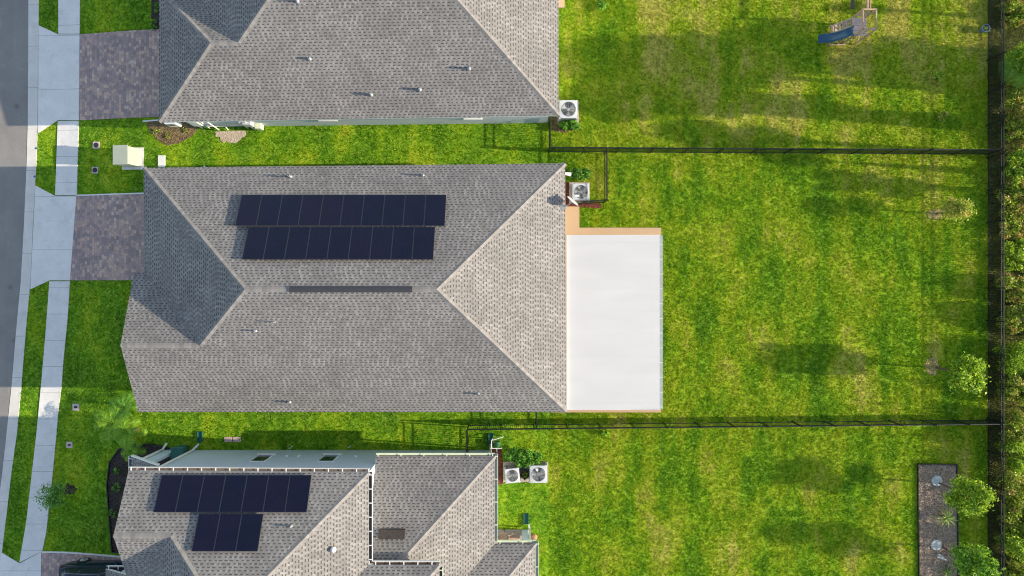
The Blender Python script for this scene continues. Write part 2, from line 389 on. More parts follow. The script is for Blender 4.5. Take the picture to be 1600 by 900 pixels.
sheet('driveway', [G(125.5, 54).xy[:], (-17.8, G(0, 54).y), (-17.8, G(0, 188).y), G(124.5, 188).xy[:]], .06, PAV)
sheet('driveway', [G(120.5, 306).xy[:], (-18.7, G(0, 305).y), (-18.7, G(0, 438).y), G(110.5, 438).xy[:]], .06, PAV)
sheet('driveway', [G(66, 863).xy[:], (-20.6, G(0, 866).y), (-20.6, -22), (G(64, 900).x, -22)], .06, PAV)
for a_, b_ in ((G(120, 305.5), Vector((-18.7, G(0, 304.5).y, 0))), (G(66, 862), Vector((-21.6, G(0, 864.5).y, 0))), (G(224, 190), Vector((-17.9, G(0, 190).y, 0)))):
    sheet('driveway_edging', [(a_.x, a_.y - .035), (b_.x, b_.y - .035), (b_.x, b_.y + .04), (a_.x, a_.y + .04)], .075, CONC)
wf = sheet('woodland_floor', [(27.05, -200), (260, -200), (260, 200), (27.05, 200)], .008, WOODS)
# patio slabs
sheet('patio_slab', [(2.2, -7.05), (8.45, -7.05), (8.45, 3.42), (3.82, 3.42), (3.82, 4.62), (2.2, 4.62)], .10, TAN)
sheet('patio_slab', [(2.0, 15.9), (2.98, 15.9), (2.98, 21), (2.0, 21)], .10, TAN)
PSL = concrete_mat('beige_concrete', (.38, .33, .27), (.46, .40, .33))
sheet('patio_slab', [(-1.3, -13.72), (1.0, -13.72), (1.0, -18), (-1.3, -18)], .08, PSL)
# beds
def blob(pts, jitter=.05):
    out = []
    for i, (x, y) in enumerate(pts):
        x1, y1 = pts[(i + 1) % len(pts)]
        for k in range(4):
            t = k / 4; out.append((x + (x1 - x) * t + random.uniform(-jitter, jitter), y + (y1 - y) * t + random.uniform(-jitter, jitter)))
    return out
def bed(pts, mat, j=.04, off=.03, gr=True): return sheet('mulch_bed', blob(gp(pts), j), off, mat, grass=gr)
bed([(236, -30), (262, -30), (262, 48), (246, 50), (238, 45)], MULD)
bed([(230, 190), (305, 190), (313, 196), (300, 213), (284, 223), (262, 227), (245, 218), (234, 205)], MULF)
bed([(335, 205), (384, 205), (382, 214), (370, 222), (350, 222), (340, 214)], SAND, .08)
bed([(862, 183), (905, 183), (907, 203), (880, 207), (862, 204)], MULF)
bed([(880, 285), (896, 285), (896, 317), (938, 317), (940, 325), (905, 325), (880, 324)], MULR)
bed([(766, 700), (785, 702), (786, 757), (766, 757)], MULR)
bedD = [(262, 700), (240, 694), (205, 694), (186, 702), (172, 722), (168, 758), (171, 800), (176, 862), (215, 864), (250, 790), (300, 704)]
bed(bedD, MULD, .05)
bedR = [(1433, 725), (1494, 726), (1496, 900), (1497, 960), (1438, 960), (1435, 900)]
bed(bedR, MULB, .02)
bed([(108 + 12 * random.uniform(.6, 1.1) * math.cos(a * .628), 764 + 12 * random.uniform(.6, 1.1) * math.sin(a * .628)) for a in range(10)], MULD, .05, .015, False)
for ex, ey, rx, ry in ((1460, 334, 14, 9), (1456, 572, 11, 17)):
    bed([(ex + rx * random.uniform(.8, 1.1) * math.cos(a * .628), ey + ry * random.uniform(.8, 1.1) * math.sin(a * .628)) for a in range(10)], mulch_mat('straw_ring_%d' % ex, (.25, .16, .07), (.42, .30, .14), (.60, .48, .26)), .03, .02, False)
def edging(pts, label):
    mm = MB(); w3 = [G(a, b) + Vector((0, 0, .05)) for a, b in pts]
    for a, b in zip(w3[:-1], w3[1:]): mm.bar(a, b, .05, .12)
    tag(mm.build('bed_edging', BLACK, loc=w3[0]), label, 'edging')
edging(bedD[:9], 'black plastic edging curving round the dark mulch bed of the two-storey house')
edging([(1497, 940), (1496, 900), (1494, 725.5), (1433, 724.5), (1435, 900), (1438, 940)], 'black edging round the rectangular brown mulch bed by the rear fence')

# ------------------------------------------------ roofs and houses
def roof_uv(pts):
    n = (pts[1] - pts[0]).cross(pts[2] - pts[0])
    if n.length < 1e-9: n = Vector((0, 0, 1))
    if n.z < 0: n = -n
    n.normalize(); h = Vector((0, 0, 1)).cross(n)
    h = h.normalized() if h.length > 1e-5 else Vector((1, 0, 0)); s_ = n.cross(h)
    return n, [(p.dot(h), p.dot(s_)) for p in pts]
def roof(parent, faces, thick=.16, trim=None):
    m = MB(); edges = {}
    for f in faces:
        pts = [Vector(p) for p in f]; n = Vector((0, 0, 0))
        for i in range(len(pts)): n += pts[i].cross(pts[(i + 1) % len(pts)])
        if n.z < 0: pts.reverse()
        _, uv = roof_uv(pts); m.cur = 0
        # fan from first vertex (faces are convex enough or pre-split)
        bm = bmesh.new(); vs = [bm.verts.new(p) for p in pts]; fc = bm.faces.new(vs); bm.normal_update(); look = {v: u for v, u in zip(vs, uv)}
        for t in bmesh.ops.triangulate(bm, faces=[fc])['faces']:
            m.face([v.co.copy() for v in t.verts], [look[v] for v in t.verts])
        bm.free()
        m.cur = 1; m.face([p - Vector((0, 0, thick)) for p in reversed(pts)])
        for i in range(len(pts)):
            a, b = pts[i], pts[(i + 1) % len(pts)]
            ka = tuple(round(c, 2) for c in a); kb = tuple(round(c, 2) for c in b)
            edges.setdefault(frozenset((ka, kb)), []).append((a, b))
    for k, l in edges.items():
        if len(l) == 1:
            a, b = l[0]; d = Vector((0, 0, thick)); m.face([b, a, a - d, b - d])
    return m.build('roof', [SH, trim or WHITE], parent)
def caps(rf, lines, w=.26):
    m = MB()
    for a, b in lines:
        a = Vector(a); b = Vector(b); d = (b - a); L = d.length; d.normalize()
        s_ = d.cross(Vector((0, 0, 1))).normalized() * w / 2; drop = Vector((0, 0, -.05)); up = Vector((0, 0, .035))
        if abs(d.z) > .08: drop = Vector((0, 0, -.045))
        for sg in (1, -1):
            q = [a + up, b + up, b + s_ * sg + drop, a + s_ * sg + drop]
            uv = [(0, 0), (L, 0), (L, w), (0, w)]
            if sg < 0: q.reverse(); uv.reverse()
            m.face(q, uv)
    return m.build('ridge_cap', CAP, rf)
def walls(parent, poly, z0, z1, mat, name='wall'):
    m = MB(); n = len(poly)
    ar = sum(poly[i][0] * poly[(i + 1) % n][1] - poly[(i + 1) % n][0] * poly[i][1] for i in range(n))
    if ar < 0: poly = poly[::-1]
    m.grid([[(x, y, z0) for x, y in poly], [(x, y, z1) for x, y in poly]], True)
    NOGRASS.append(list(poly)); return m.build(name, mat, parent)
def window(parent, x, y, z0, z1, w, ny):         # in a wall facing +-Y
    m = MB(); t = .04; yo = y + ny * .03
    for (a, b, c, d) in ((x - w / 2 - t, z0 - t, x + w / 2 + t, z0), (x - w / 2 - t, z1, x + w / 2 + t, z1 + t), (x - w / 2 - t, z0, x - w / 2, z1), (x + w / 2, z0, x + w / 2 + t, z1)):
        m.box(a, min(y - ny * .02, yo + ny * .01), b, c, max(y - ny * .02, yo + ny * .01), d)
    f = m.build('window', WHITE, parent)
    m = MB(); m.box(x - w / 2, min(y - .0, y + ny * .012), z0, x + w / 2, max(y, y + ny * .012), z1); m.build('pane', DGLASS, f)
    m = MB(); m.box(x - w / 2 - .12, min(y, y + ny * .10), z0 - .14, x + w / 2 + .12, max(y, y + ny * .10), z0 - t - .002); m.build('sill', WHITE, f)
def gutter(parent, a, b, out, mat=WHITE, step=.68, inner=BROWNG, dep=.085):
    a = Vector(a); b = Vector(b); out = Vector(out).normalized(); w = .125; Z = Vector((0, 0, 1))
    prof = [Vector((0, 0, 0)) - Z * .0, -Z * .10, out * w - Z * .10, out * w + Z * .0, out * (w + .022), out * (w + .022) - Z * .125, -Z * .125 - out * .0]
    m = MB(); o = out * .015
    rows = [[p + o + q for q in prof] for p in (a, b)]
    m.grid(rows, True, True); d = (b - a).normalized(); L = (b - a).length; k = int(L / step)
    for i in range(k + 1):
        c = a + d * min(L - .02, .12 + i * step); m.bar(c + o - out * .02, c + o + out * (w + .02), .05, .012)
    g_ = m.build('gutter', mat, parent)
    m = MB(); m.face([a + o + out * .004 - Z * dep, b + o + out * .004 - Z * dep, b + o + out * (w - .004) - Z * dep, a + o + out * (w - .004) - Z * dep]); m.build('trough_strip', inner, g_)  # flat strip laid inside the trough in the inner colour
    return g_
def downspout(parent, pts, mat=WHITE, w=.09):
    m = MB()
    for a, b in zip(pts[:-1], pts[1:]): m.bar(a, b, w, w * .8)
    m.build('downspout', mat, parent)
def inset(p, d): return p

# main house -------------------------------------------------------------
mh = thing('brick_free_bungalow', 'single-storey house in the middle with long grey shingle roof and black ridge vent', 'house', (-8.3, 0, 0))
mh.name = 'bungalow'; ORG['bungalow'] = Vector((-8.3, 0, 0))
NW = (-19.2, 6.27, 3.2); NE = (2.77, 6.5, 3.2); SE = (2.83, -6.47, 3.2); SW = (-19.5, -6.47, 3.2)
A = (-12.64, -.06, 6.45); B = (-3.58, -.06, 6.45); K = (-15.43, -2.85, 5.045); Fg = (-19.35, -2.83, 5.05); V = (-19.2, .8, 3.2); Gg = (-19.72, .8, 3.2)
r = roof(mh, [[NW, NE, B, A], [NE, SE, B], [SE, SW, Fg, K, A, B], [Fg, Gg, V, K], [NW, A, K, V]])
caps(r, [(A, B), (NW, A), (NE, B), (SE, B), (A, K), (K, Fg)])
m = MB(); a_ = P(452, 452, 6.53); b_ = P(644, 452, 6.53)
for sg in (1, -1):
    m.hexa([(a_.x, -.06, 6.46), (b_.x, -.06, 6.46), (b_.x, -.06 + sg * .15, 6.40), (a_.x, -.06 + sg * .15, 6.40)], [(a_.x, -.06, 6.55), (b_.x, -.06, 6.55), (b_.x, -.06 + sg * .15, 6.475), (a_.x, -.06 + sg * .15, 6.475)])
m.build('ridge_vent', plain('ridge_vent_plastic', (.035, .037, .042), .6), r)
walls(mh, [(-18.8, .3), (-18.8, 5.85), (2.35, 6.05), (2.4, -6.02), (-19.0, -6.02), (-19.0, .3)], 0, 3.12, WALL)
m = MB(); m.face([(-19.02, .3, 3.1), (-19.02, -6.0, 3.1), (-19.02, -2.83, 4.8)]); m.build('gable_wall', WALL, mh)
m = MB(); m.box(-18.86, G(0, 428).y, .1, -18.80, G(0, 316).y, 2.3)
for k in range(5): m.box(-18.88, G(0, 426).y, .16 + k * .43, -18.86, G(0, 318).y, .52 + k * .43)
m.build('garage_door', WHITE, mh)
window(mh, -5, 6.0, 1.0, 2.2, .9, 1); window(mh, -14, 5.93, 1.0, 2.2, .9, 1); window(mh, -8, -6.02, 1.0, 2.2, .9, -1)
def pipe(parent, x, y, z, h=.26, r=.055, mat=None, boot=True):
    mat = mat or GREYM; r *= .85; h *= 1.25
    m = MB(); m.lathe([(r, -.12), (r, h), (r * .75, h), (r * .75, h - .08)], 12, (x, y, z)); m.lathe([(r * 1.9, -.05), (r * 1.5, .05), (r, .08)], 12, (x, y, z), False)
    return m.build('vent_pipe', mat, parent, smooth=False)
def on_n(px, py, eY, eZ, sgn=1, pit=.507):    # pixel on a slope whose eave is at Y=eY (slope rises away from it by -sgn*Y)
    z = eZ
    for _ in range(12): p = P(px, py, z); z = eZ + pit * (eY - p.y) * sgn
    return P(px, py, z)
for px, py, h in ((452, 275, .30), (659, 273, .28)):
    p = on_n(px + 2, py + 1, 6.45, 3.2); pipe(mh, p.x, p.y, p.z, h)
p = on_n(436, 275, 6.45, 3.2); pipe(mh, p.x, p.y, p.z, .2, .03, GREYM)
for px, py, h, rr in ((400, 517, .24, .05), (430, 503, .30, .03), (453, 628, .24, .055), (747, 615, .24, .055)):
    p = on_n(px, py, -6.47, 3.2, -1); pipe(mh, p.x, p.y, p.z, h, rr)
m = MB(); m.box(2.42, 5.95, 2.75, 2.62, 6.15, 2.95); m.tube([(2.6, 6.05, 2.85), (3.1, 6.0, 2.72)], [.05, .11], 10); m.build('flood_light', WHITE, mh)

# north house ------------------------------------------------------------
th = thing('bungalow', 'shingle roofed house at the top edge with a swing set in its yard', 'house', (-8, 15.2, 0))
e = 3.2
a1 = (-18.4, 8.67, e); a2 = (2.43, 9.0, e); M1 = (-10.5, 15.25, 6.43); M2 = (-4.0, 15.25, 6.43); K2 = (-13.6, 12.17, 4.9); W2 = (-14.95, 12.17, 4.9); V2 = (-17, 15.6, e); a3 = (-18.4, 15.6, e); a4 = (-17, 21.7, e); a5 = (2.43, 21.7, e)
r = roof(th, [[a1, a2, M2, M1, K2, W2], [a1, W2, a3], [W2, K2, V2, a3], [K2, M1, a4, V2], [a4, M1, M2, a5], [a2, a5, M2]])
caps(r, [(W2, K2), (a1, W2), (W2, a3), (K2, M1), (M1, M2), (a2, M2), (a4, M1), (a5, M2)])
walls(th, [(-18.0, 9.15), (-18.0, 15.2), (-16.6, 15.2), (-16.6, 21.3), (2.0, 21.3), (2.0, 9.38)], 0, 3.12, WALLB)
m = MB(); m.box(-18.06, 9.7, .1, -18.0, 14.6, 2.3); m.build('garage_door', WHITE, th)
for px in (511, 739): q = P(px, 187, 1.4); window(th, q.x, 9.17 + (q.x + 18) * .0115, 1.35, 2.05, .8, -1)
for px, py, h in ((733, 107, .3), (656, 140, .3), (580, 148, .3), (484, 92, .2), (465, 2, .3)):
    p = on_n(px, py, 8.85, 3.2, -1); pipe(th, p.x, p.y, p.z, h, .065)
# meter and conduit gear on the south wall of the north house
def wbox(px, w, h, z0, d, label, mat, nm, cat, glass=False):
    x = P(px, 190, z0 + h / 2).x; y = 9.17 + (x + 18) * .0115
    t = thing(nm, label, cat, (x, y, z0))
    m = MB(); m.box(x - w / 2, y - d, z0, x + w / 2, y - .003, z0 + h); m.build('cabinet', mat, t, bevel=.015)
    m = MB(); m.box(x - w / 2 + .03, y - d - .015, z0 + .04, x + w / 2 - .03, y - d - .001, z0 + h - .04); dr = m.build('door', mat, t)
    if glass:
        m = MB(); m.box(x - w / 4, y - d - .03, z0 + h * .5, x + w / 4, y - d - .016, z0 + h * .85); m.build('display', DGLASS, dr)
    return t
wbox(270, .62, .75, .9, .22, 'white meter cabinet with dark window at the corner of the top house', WHITE, 'meter_cabinet', 'cabinet', True)
wbox(305, .5, .9, .9, .18, 'white electrical panel beside the leafy mulch bed', WHITE, 'electrical_panel', 'panel')
wbox(388, .45, .6, .8, .25, 'grey junction box right of the bare sand patch', LGREY, 'junction_box', 'box')
wbox(405, .35, .5, .2, .30, 'cream filter housing low on the wall above the side lawn', CREAM, 'filter_housing', 'box')
wy = 9.2
for (xa, xb, z_, lb) in ((293, 320, 1.9, 'tall white conduit frame right of the electrical panel'), (322, 352, .5, 'low white conduit near the bare sand patch'), (372, 384, 1.5, 'white conduit beside the grey junction box')):
    x0 = P(xa, 192, z_).x; x1 = P(xb, 192, z_).x; m = MB()
    m.tube([(x0, wy - .14, .1), (x0, wy - .12, z_ - .05), (x0 + .05, wy - .12, z_), (x1 - .05, wy - .12, z_), (x1, wy - .14, z_ - .05), (x1, wy - .24, .12)], .035, 8)
    tag(m.build('conduit', WHITE, loc=(x0, wy, .1)), lb, 'conduit', 'conduits on the wall')

# two-storey house -------------------------------------------------------
bh = thing('two_storey_house', 'taller house at the bottom edge with stepped grey shingle roofs and white gutters', 'house', (-10, -15, 0))
E = 5.85
n1 = (-18.5, -8.8, E); n2 = (-6.9, -8.88, E); eA = (-12.6, -14.55, 8.7); wA = (-12.8, -14.55, 8.7); K3 = (-15.8, -11.49, 7.2); F3 = (-18.45, -11.49, 7.2); G3 = (-18.5, -14.19, E); s1 = (-18.5, -20.2, E); s2 = (-6.9, -20.2, E)
r = roof(bh, [[n1, n2, eA, wA, K3, F3], [F3, K3, G3], [K3, wA, s1, G3], [s1, wA, eA, s2], [n2, s2, eA]])
caps(r, [(F3, K3), (K3, wA), (n2, eA), (wA, eA), (s1, wA), (s2, eA)])
p = on_n(455, 822, -8.8, E, 1, .5); pipe(bh, p.x, p.y, p.z, .22, .045, GREYM)
j1 = (-11.0, -13.35, E + .003); j2 = (-3.5, -13.35, E); j3 = (-3.5, -19.8, E); j4 = (-11, -19.8, E); q1 = (-6.7, -16.57, 7.46); q2 = (-10.2, -16.57, 7.46)
r = roof(bh, [[j1, j2, q1, q2], [j2, j3, q1], [j3, j4, q2, q1]]); caps(r, [(j2, q1), (q1, q2)])
z3 = 3.0
l0 = (-7.14, -8.82, z3); l1 = (-.9, -8.82, z3); h1 = (-5.85, -13.77, 5.47); l2 = (-7.14, -13.77, 5.47); v1 = (-.9, -13.4, z3); v2 = (-3.9, -16.4, 4.5); v3 = (-3.9, -13.77, 4.5)
u1 = (1.24, -13.4, z3); u2 = (-1.76, -16.4, 4.5); u3 = (1.24, -21, z3); u4 = (-1.76, -21, 4.5); u5 = (-3.9, -21, 4.5)
r = roof(bh, [[l0, l1, h1, l2], [l1, v1, v2, v3, h1], [v1, u1, u2, v2], [u1, u3, u4, u2], [v2, u2, u4, u5]])
caps(r, [(l1, h1), (u1, u2)])
p0 = on_n(593, 826, -8.82, z3, 1, .5); p1 = on_n(633, 841, -8.82, z3, 1, .5)
m = MB(); s_ = Vector((0, .03, .06)); lo = [Vector((p0.x, p0.y, p0.z)), Vector((p1.x, p0.y, p0.z)), Vector((p1.x, p1.y, p1.z)), Vector((p0.x, p1.y, p1.z))]
m.hexa([q - Vector((0, 0, .05)) for q in lo], [q + Vector((0, 0, .17 if i < 2 else .14)) for i, q in enumerate(lo)]); m.build('roof_vent', plain('brown_roof_vent', (.045, .035, .03), .6, var=.3), bh, bevel=.015)
zz = 5.85 + .5 * (-6.9 - P(523, 857, 7.0).x)
for _ in range(8): q = P(522, 857, zz); zz = E + .5 * (-6.9 - q.x)
m = MB(); m.lathe([(.1, -.05), (.1, .12), (.14, .12), (.13, .19), (.07, .24), (0.01, .25)], 14, (q.x, q.y, zz)); m.build('dome_vent', WHITE, bh, smooth=True)
# porch roof at the north-west corner
pa = P(205, 713, 2.95); pb = P(256, 722, 3.9)
r = roof(bh, [[(pa.x, pa.y, 2.95), (-18.1, pa.y - .25, 3.9), (-18.1, -11.2, 3.9), (pa.x, -11.2, 2.95)]], .14)
gutter(r, (pa.x, pa.y, 2.93), (pa.x, -11.2, 2.93), (-1, 0, 0), step=.9)
m = MB(); m.hexa([(pa.x, pa.y, 2.78), (-18.1, pa.y - .25, 3.7), (-18.1, pa.y - .19, 3.7), (pa.x, pa.y + .06, 2.78)], [(pa.x, pa.y, 2.98), (-18.1, pa.y - .25, 3.93), (-18.1, pa.y - .19, 3.93), (pa.x, pa.y + .06, 2.98)]); m.build('rake_board', WHITE, r)
# garage roof
r = roof(bh, [[(-21.25, -14.7, 3.1), (-18.6, -14.7, 4.4), (-18.6, -21, 4.4), (-21.25, -21, 3.1)]], .15)
gutter(r, (-21.2, -14.7, 3.1), (-18.7, -14.7, 3.13), (0, 1, 0), step=.5)
walls(bh, [(-20.8, -15.1), (-18.6, -15.1), (-18.6, -20.6), (-20.8, -20.6)], 0, 3.0, WALLB, 'garage_wall')
gutter(bh, n1, n2, (0, 1, 0)); gutter(bh, (-6.9, -8.9, E), (-6.9, -13.2, E), (1, 0, 0)); gutter(bh, (-6.7, -13.35, E), (-3.5, -13.35, E), (0, 1, 0))
gutter(bh, (-3.5, -13.5, E), (-3.5, -18, E), (1, 0, 0), CREAM)
gutter(bh, l0, l1, (0, 1, 0), CREAM, 1.2, CREAM); gutter(bh, (-.9, -8.7, z3), (-.9, -13.3, z3), (1, 0, 0), CREAM, 1.2, CREAM)
gutter(bh, (-.75, -13.4, z3), u1, (0, 1, 0), CREAM, 1.2, CREAM); gutter(bh, (1.24, -13.3, z3), (1.24, -19, z3), (1, 0, 0), CREAM, 1.2, CREAM)
walls(bh, [(-18.1, -9.2), (-7.14, -9.2), (-7.14, -13.77), (-3.92, -13.77), (-3.92, -19), (-18.1, -19)], 0, E - .12, WALLB)
walls(bh, [(-7.14, -9.21), (-1.3, -9.21), (-1.3, -15.8), (.9, -15.8), (.9, -20), (-7.14, -20)], 0, z3 - .13, WALLB, 'rear_wall')
walls(bh, [(-19.95, -9.18), (-19.0, -9.18), (-19.0, -9.34), (-19.95, -9.34)], 0, 2.85, WALLB, 'porch_wall')
walls(bh, [(-19.95, -10.8), (-19.75, -10.8), (-19.75, -11.0), (-19.95, -11.0)], 0, 2.85, WALLB, 'porch_post')
m = MB(); m.face([(-18.12, -9.2, 5.7), (-18.12, -11.49, 6.98), (-18.12, -13.95, 5.7)]); m.build('gable_wall', WALLB, bh)
for px in (408, 513): q = P(px, 716, 2.0); window(bh, q.x, -9.2, 1.3, 2.6, .75, 1)
for px in (467, 448, 556): q = P(px, 709 if px < 470 else 724, 1.5); m = MB(); m.box(q.x - .06, -9.2, q.z, q.x + .06, -9.12, q.z + .1); m.build('wall_vent', WHITE, bh)
downspout(bh, [(-18.15, -8.72, E - .1), (-18.0, -9.14, 5.4), (-18.0, -9.14, .35), (-17.75, -8.85, .1)], WHITE, .1)
downspout(bh, [(pa.x + .2, -8.95, 2.75), (pa.x + .3, -9.1, 2.6), (pa.x + .3, -9.1, .3), (pa.x + .42, -8.8, .1)], WHITE, .1)
downspout(bh, [(-1.15, -8.78, 2.9), (-1.2, -9.12, 2.7), (-1.2, -9.12, .3), (-1.2, -8.85, .1)], WHITE, .11)
downspout(bh, [(.95, -13.3, 2.9), (1.0, -13.6, 2.75), (1.0, -13.6, .25), (.95, -13.4, .12)], WHITE, .1)
m = MB(); m.box(.55, -14.05, .08, .9, -13.7, 2.85); m.build('porch_column', WALLB, bh)
for x_, y_, lb in ((-17.7, -8.45, 'dark green splash guard under the long downspout near the front of the taller house'), (-1.2, -8.55, 'dark green splash guard under the downspout by the hose reel'), (.8, -13.1, 'teal splash guard at the patio column of the taller house')):
    m = MB(); m.box(x_ - .13, y_ - .3, 0.02, x_ + .13, y_ + .3, .05); m.box(x_ - .15, y_ - .3, 0.02, x_ - .12, y_ + .3, .12); m.box(x_ + .12, y_ - .3, 0.02, x_ + .15, y_ + .3, .12)
    tag(m.build('splash_guard', TEAL, loc=(x_, y_, 0)), lb, 'splash guard', 'splash guards under downspouts')

# ------------------------------------------------ solar arrays
def array(root, rows, eY, eZ, pit, lift=.11):
    c0 = None
    for (x0, x1, n, ya, yb) in rows:            # pixel columns at the upper edge, pixel rows
        A0 = on_n(x0, ya, eY, eZ + lift, 1, pit); A1 = on_n(x1, ya, eY, eZ + lift, 1, pit); B0 = on_n((x0 + x1) / 2, yb, eY, eZ + lift, 1, pit)
        wd = (A1.x - A0.x) / n; dy = B0.y - A0.y; dz = B0.z - A0.z; L = math.hypot(dy, dz); s_ = Vector((0, dy, dz)) / L; nr = Vector((1, 0, 0)).cross(s_)
        if nr.z < 0: nr = -nr
        for i in range(n):
            o = Vector((A0.x + i * wd + .004, A0.y, A0.z)); X = Vector((wd - .008, 0, 0)); Y_ = s_ * (L - .012); t = nr * .035; gl = .016
            m = MB(); ex = Vector((gl, 0, 0)); ey = s_ * gl
            m.face([o + ex + ey + t, o + X - ex + ey + t, o + X - ex + Y_ - ey + t, o + ex + Y_ - ey + t], [(0, 0), (1, 0), (1, 1.81), (0, 1.81)])
            m.face([o, o + Y_, o + X + Y_, o + X])
            p_ = m.build('solar_panel', SOL, root, loc=o)
            m = MB(); tt = t + nr * .004
            for a, b in ((o, o + X), (o + Y_, o + X + Y_)): m.hexa([a, b, b + (ey if a == o else -ey), a + (ey if a == o else -ey)], [q + tt for q in (a, b, b + (ey if a == o else -ey), a + (ey if a == o else -ey))])
            for a, b in ((o + ey, o + Y_ - ey), (o + X + ey, o + X + Y_ - ey)):
                k = ex if (a - o).length < .1 else -ex; m.hexa([a, b, b + k, a + k], [q + tt for q in (a, b, b + k, a + k)])
            m.build('frame', plain('panel_frame', (.04, .045, .06), .45, .3), p_)
        m = MB()
        for fr in (.25, .75):
            a = A0 + s_ * L * fr - nr * .03; m.bar(a + Vector((.02, 0, 0)), a + Vector((A1.x - A0.x - .02, 0, 0)), .04, .05)
            for k in range(n + 1):
                q = a + Vector((min(k * wd + .05, A1.x - A0.x - .06), 0, 0)); m.bar(q, q - nr * .085, .04)
        m.build('rail', GREYM, root)
t = thing('solar_array', 'two rows of dark solar panels, ten above nine, on the middle house', 'solar array', (-8, 3.0, 5.0))
array(t, [(378, 697.5, 10, 305, 353.5), (388.5, 680, 9, 355, 406)], 6.45, 3.2, .507)
t = thing('solar_array', 'stepped block of solar panels, seven above three, on the taller house', 'solar array', (-12.5, -10.5, 6.8))
array(t, [(253, 487, 7, 742.5, 801), (311, 412, 3, 803, 862)], -8.8, E, .5)

# ------------------------------------------------ white patio cover
pc = thing('patio_cover', 'flat white panel roof over the patio behind the middle house', 'patio cover', (5.3, -1.8, .1))
def pz(x): return 3.0 - .045 * (x - 2.8)
m = MB(); x0, x1, y0, y1 = 2.86, 7.8, -6.40, 2.78
m.hexa([(x0, y0, pz(x0) - .08), (x1, y0, pz(x1) - .08), (x1, y1, pz(x1) - .08), (x0, y1, pz(x0) - .08)], [(x0, y0, pz(x0)), (x1, y0, pz(x1)), (x1, y1, pz(x1)), (x0, y1, pz(x0))])
rf = m.build('roof_panel', PAN, pc)
m = MB()
for k in range(8): y = y0 + .35 + k * 1.2; m.hexa([(x0, y - .012, pz(x0) + .001), (x1, y - .012, pz(x1) + .001), (x1, y + .012, pz(x1) + .001), (x0, y + .012, pz(x0) + .001)], [(x0, y - .006, pz(x0) + .003), (x1, y - .006, pz(x1) + .003), (x1, y + .006, pz(x1) + .003), (x0, y + .006, pz(x0) + .003)])
m.build('panel_seams', PAN, rf)
m = MB()
for y, nx in ((y1 - .35, 11), (y0 + .3, 11)):
    for k in range(nx): x = x0 + .5 + k * (x1 - x0 - 1) / (nx - 1); m.lathe([(.022, 0), (.022, .006), (.01, .01)], 8, (x, y, pz(x)))
for k in range(34): y = y0 + .2 + k * .265; m.lathe([(.014, 0), (.014, .006), (.006, .01)], 8, (x1 - .35, y, pz(x1 - .35)))
m.build('screw_heads', LGREY, rf)
gutter(pc, (x1, y0, pz(x1) - .01), (x1, y1, pz(x1) - .01), (1, 0, 0), plain('patio_gutter', (.50, .56, .52), .5), .78, plain('patio_gutter_fill', (.36, .42, .38), .8), .012)  # pale inner strip raised near the rim, added to hide the trough's shade
m = MB(); m.box(x0, y1, pz(x0) - .14, x1, y1 + .015, pz(x1) + .01); m.box(x0, y0 - .015, pz(x0) - .14, x1, y0, pz(x1) + .01); m.build('side_trim', WHITE, pc)
for x, y in ((7.6, 2.6), (7.6, -.3), (7.6, -3.2), (7.6, -6.2), (5.2, 2.6), (5.2, -6.2)):
    m = MB(); m.box(x - .05, y - .05, .1, x + .05, y + .05, pz(x) - .08); m.build('post', WHITE, pc)

# ------------------------------------------------ satellite dish
dc = Vector((3.08, 4.42, 3.78)); nd = Vector((.62, .72, .30)).normalized()
t = thing('satellite_dish', 'grey satellite dish leaning off the eave corner of the middle house', 'satellite dish', (2.85, 4.4, 3.1))
m = MB(); q = nd.to_track_quat('Z', 'Y')
rows = []
for k in range(7):
    rr = .36 * k / 6 + .001; rows.append([dc + q @ Vector((rr * math.cos(a * math.pi / 12), rr * 1.05 * math.sin(a * math.pi / 12), .55 * rr * rr)) for a in range(24)])
m.grid(rows, True); rows2 = [[p - nd * .012 for p in r_] for r_ in rows[::-1]]; m.grid(rows2, True); m.grid([rows[-1], [p - nd * .012 for p in rows[-1]]], True)
m.build('reflector', LGREY, t, smooth=True)
m = MB(); lnb = dc + nd * .42 + Vector((0, 0, -.10)); m.tube([dc - nd * .06 + Vector((0, 0, -.3)), dc + nd * .15 + Vector((0, 0, -.33)), lnb], .02, 6); m.build('arm', LGREY, t)
m = MB(); m.box(lnb.x - .1, lnb.y - .05, lnb.z - .03, lnb.x + .1, lnb.y + .05, lnb.z + .06); m.lathe([(.04, 0), (.05, .1)], 10, lnb + Vector((0, 0, -.05))); m.build('receiver', WHITE, t)
m = MB(); m.tube([dc - nd * .02, dc - nd * .1, (2.9, 4.3, 3.45), (2.7, 4.2, 3.28)], .025, 8); m.box(2.55, 4.1, 3.2, 2.8, 4.3, 3.34); m.build('mast', GREYM, t)

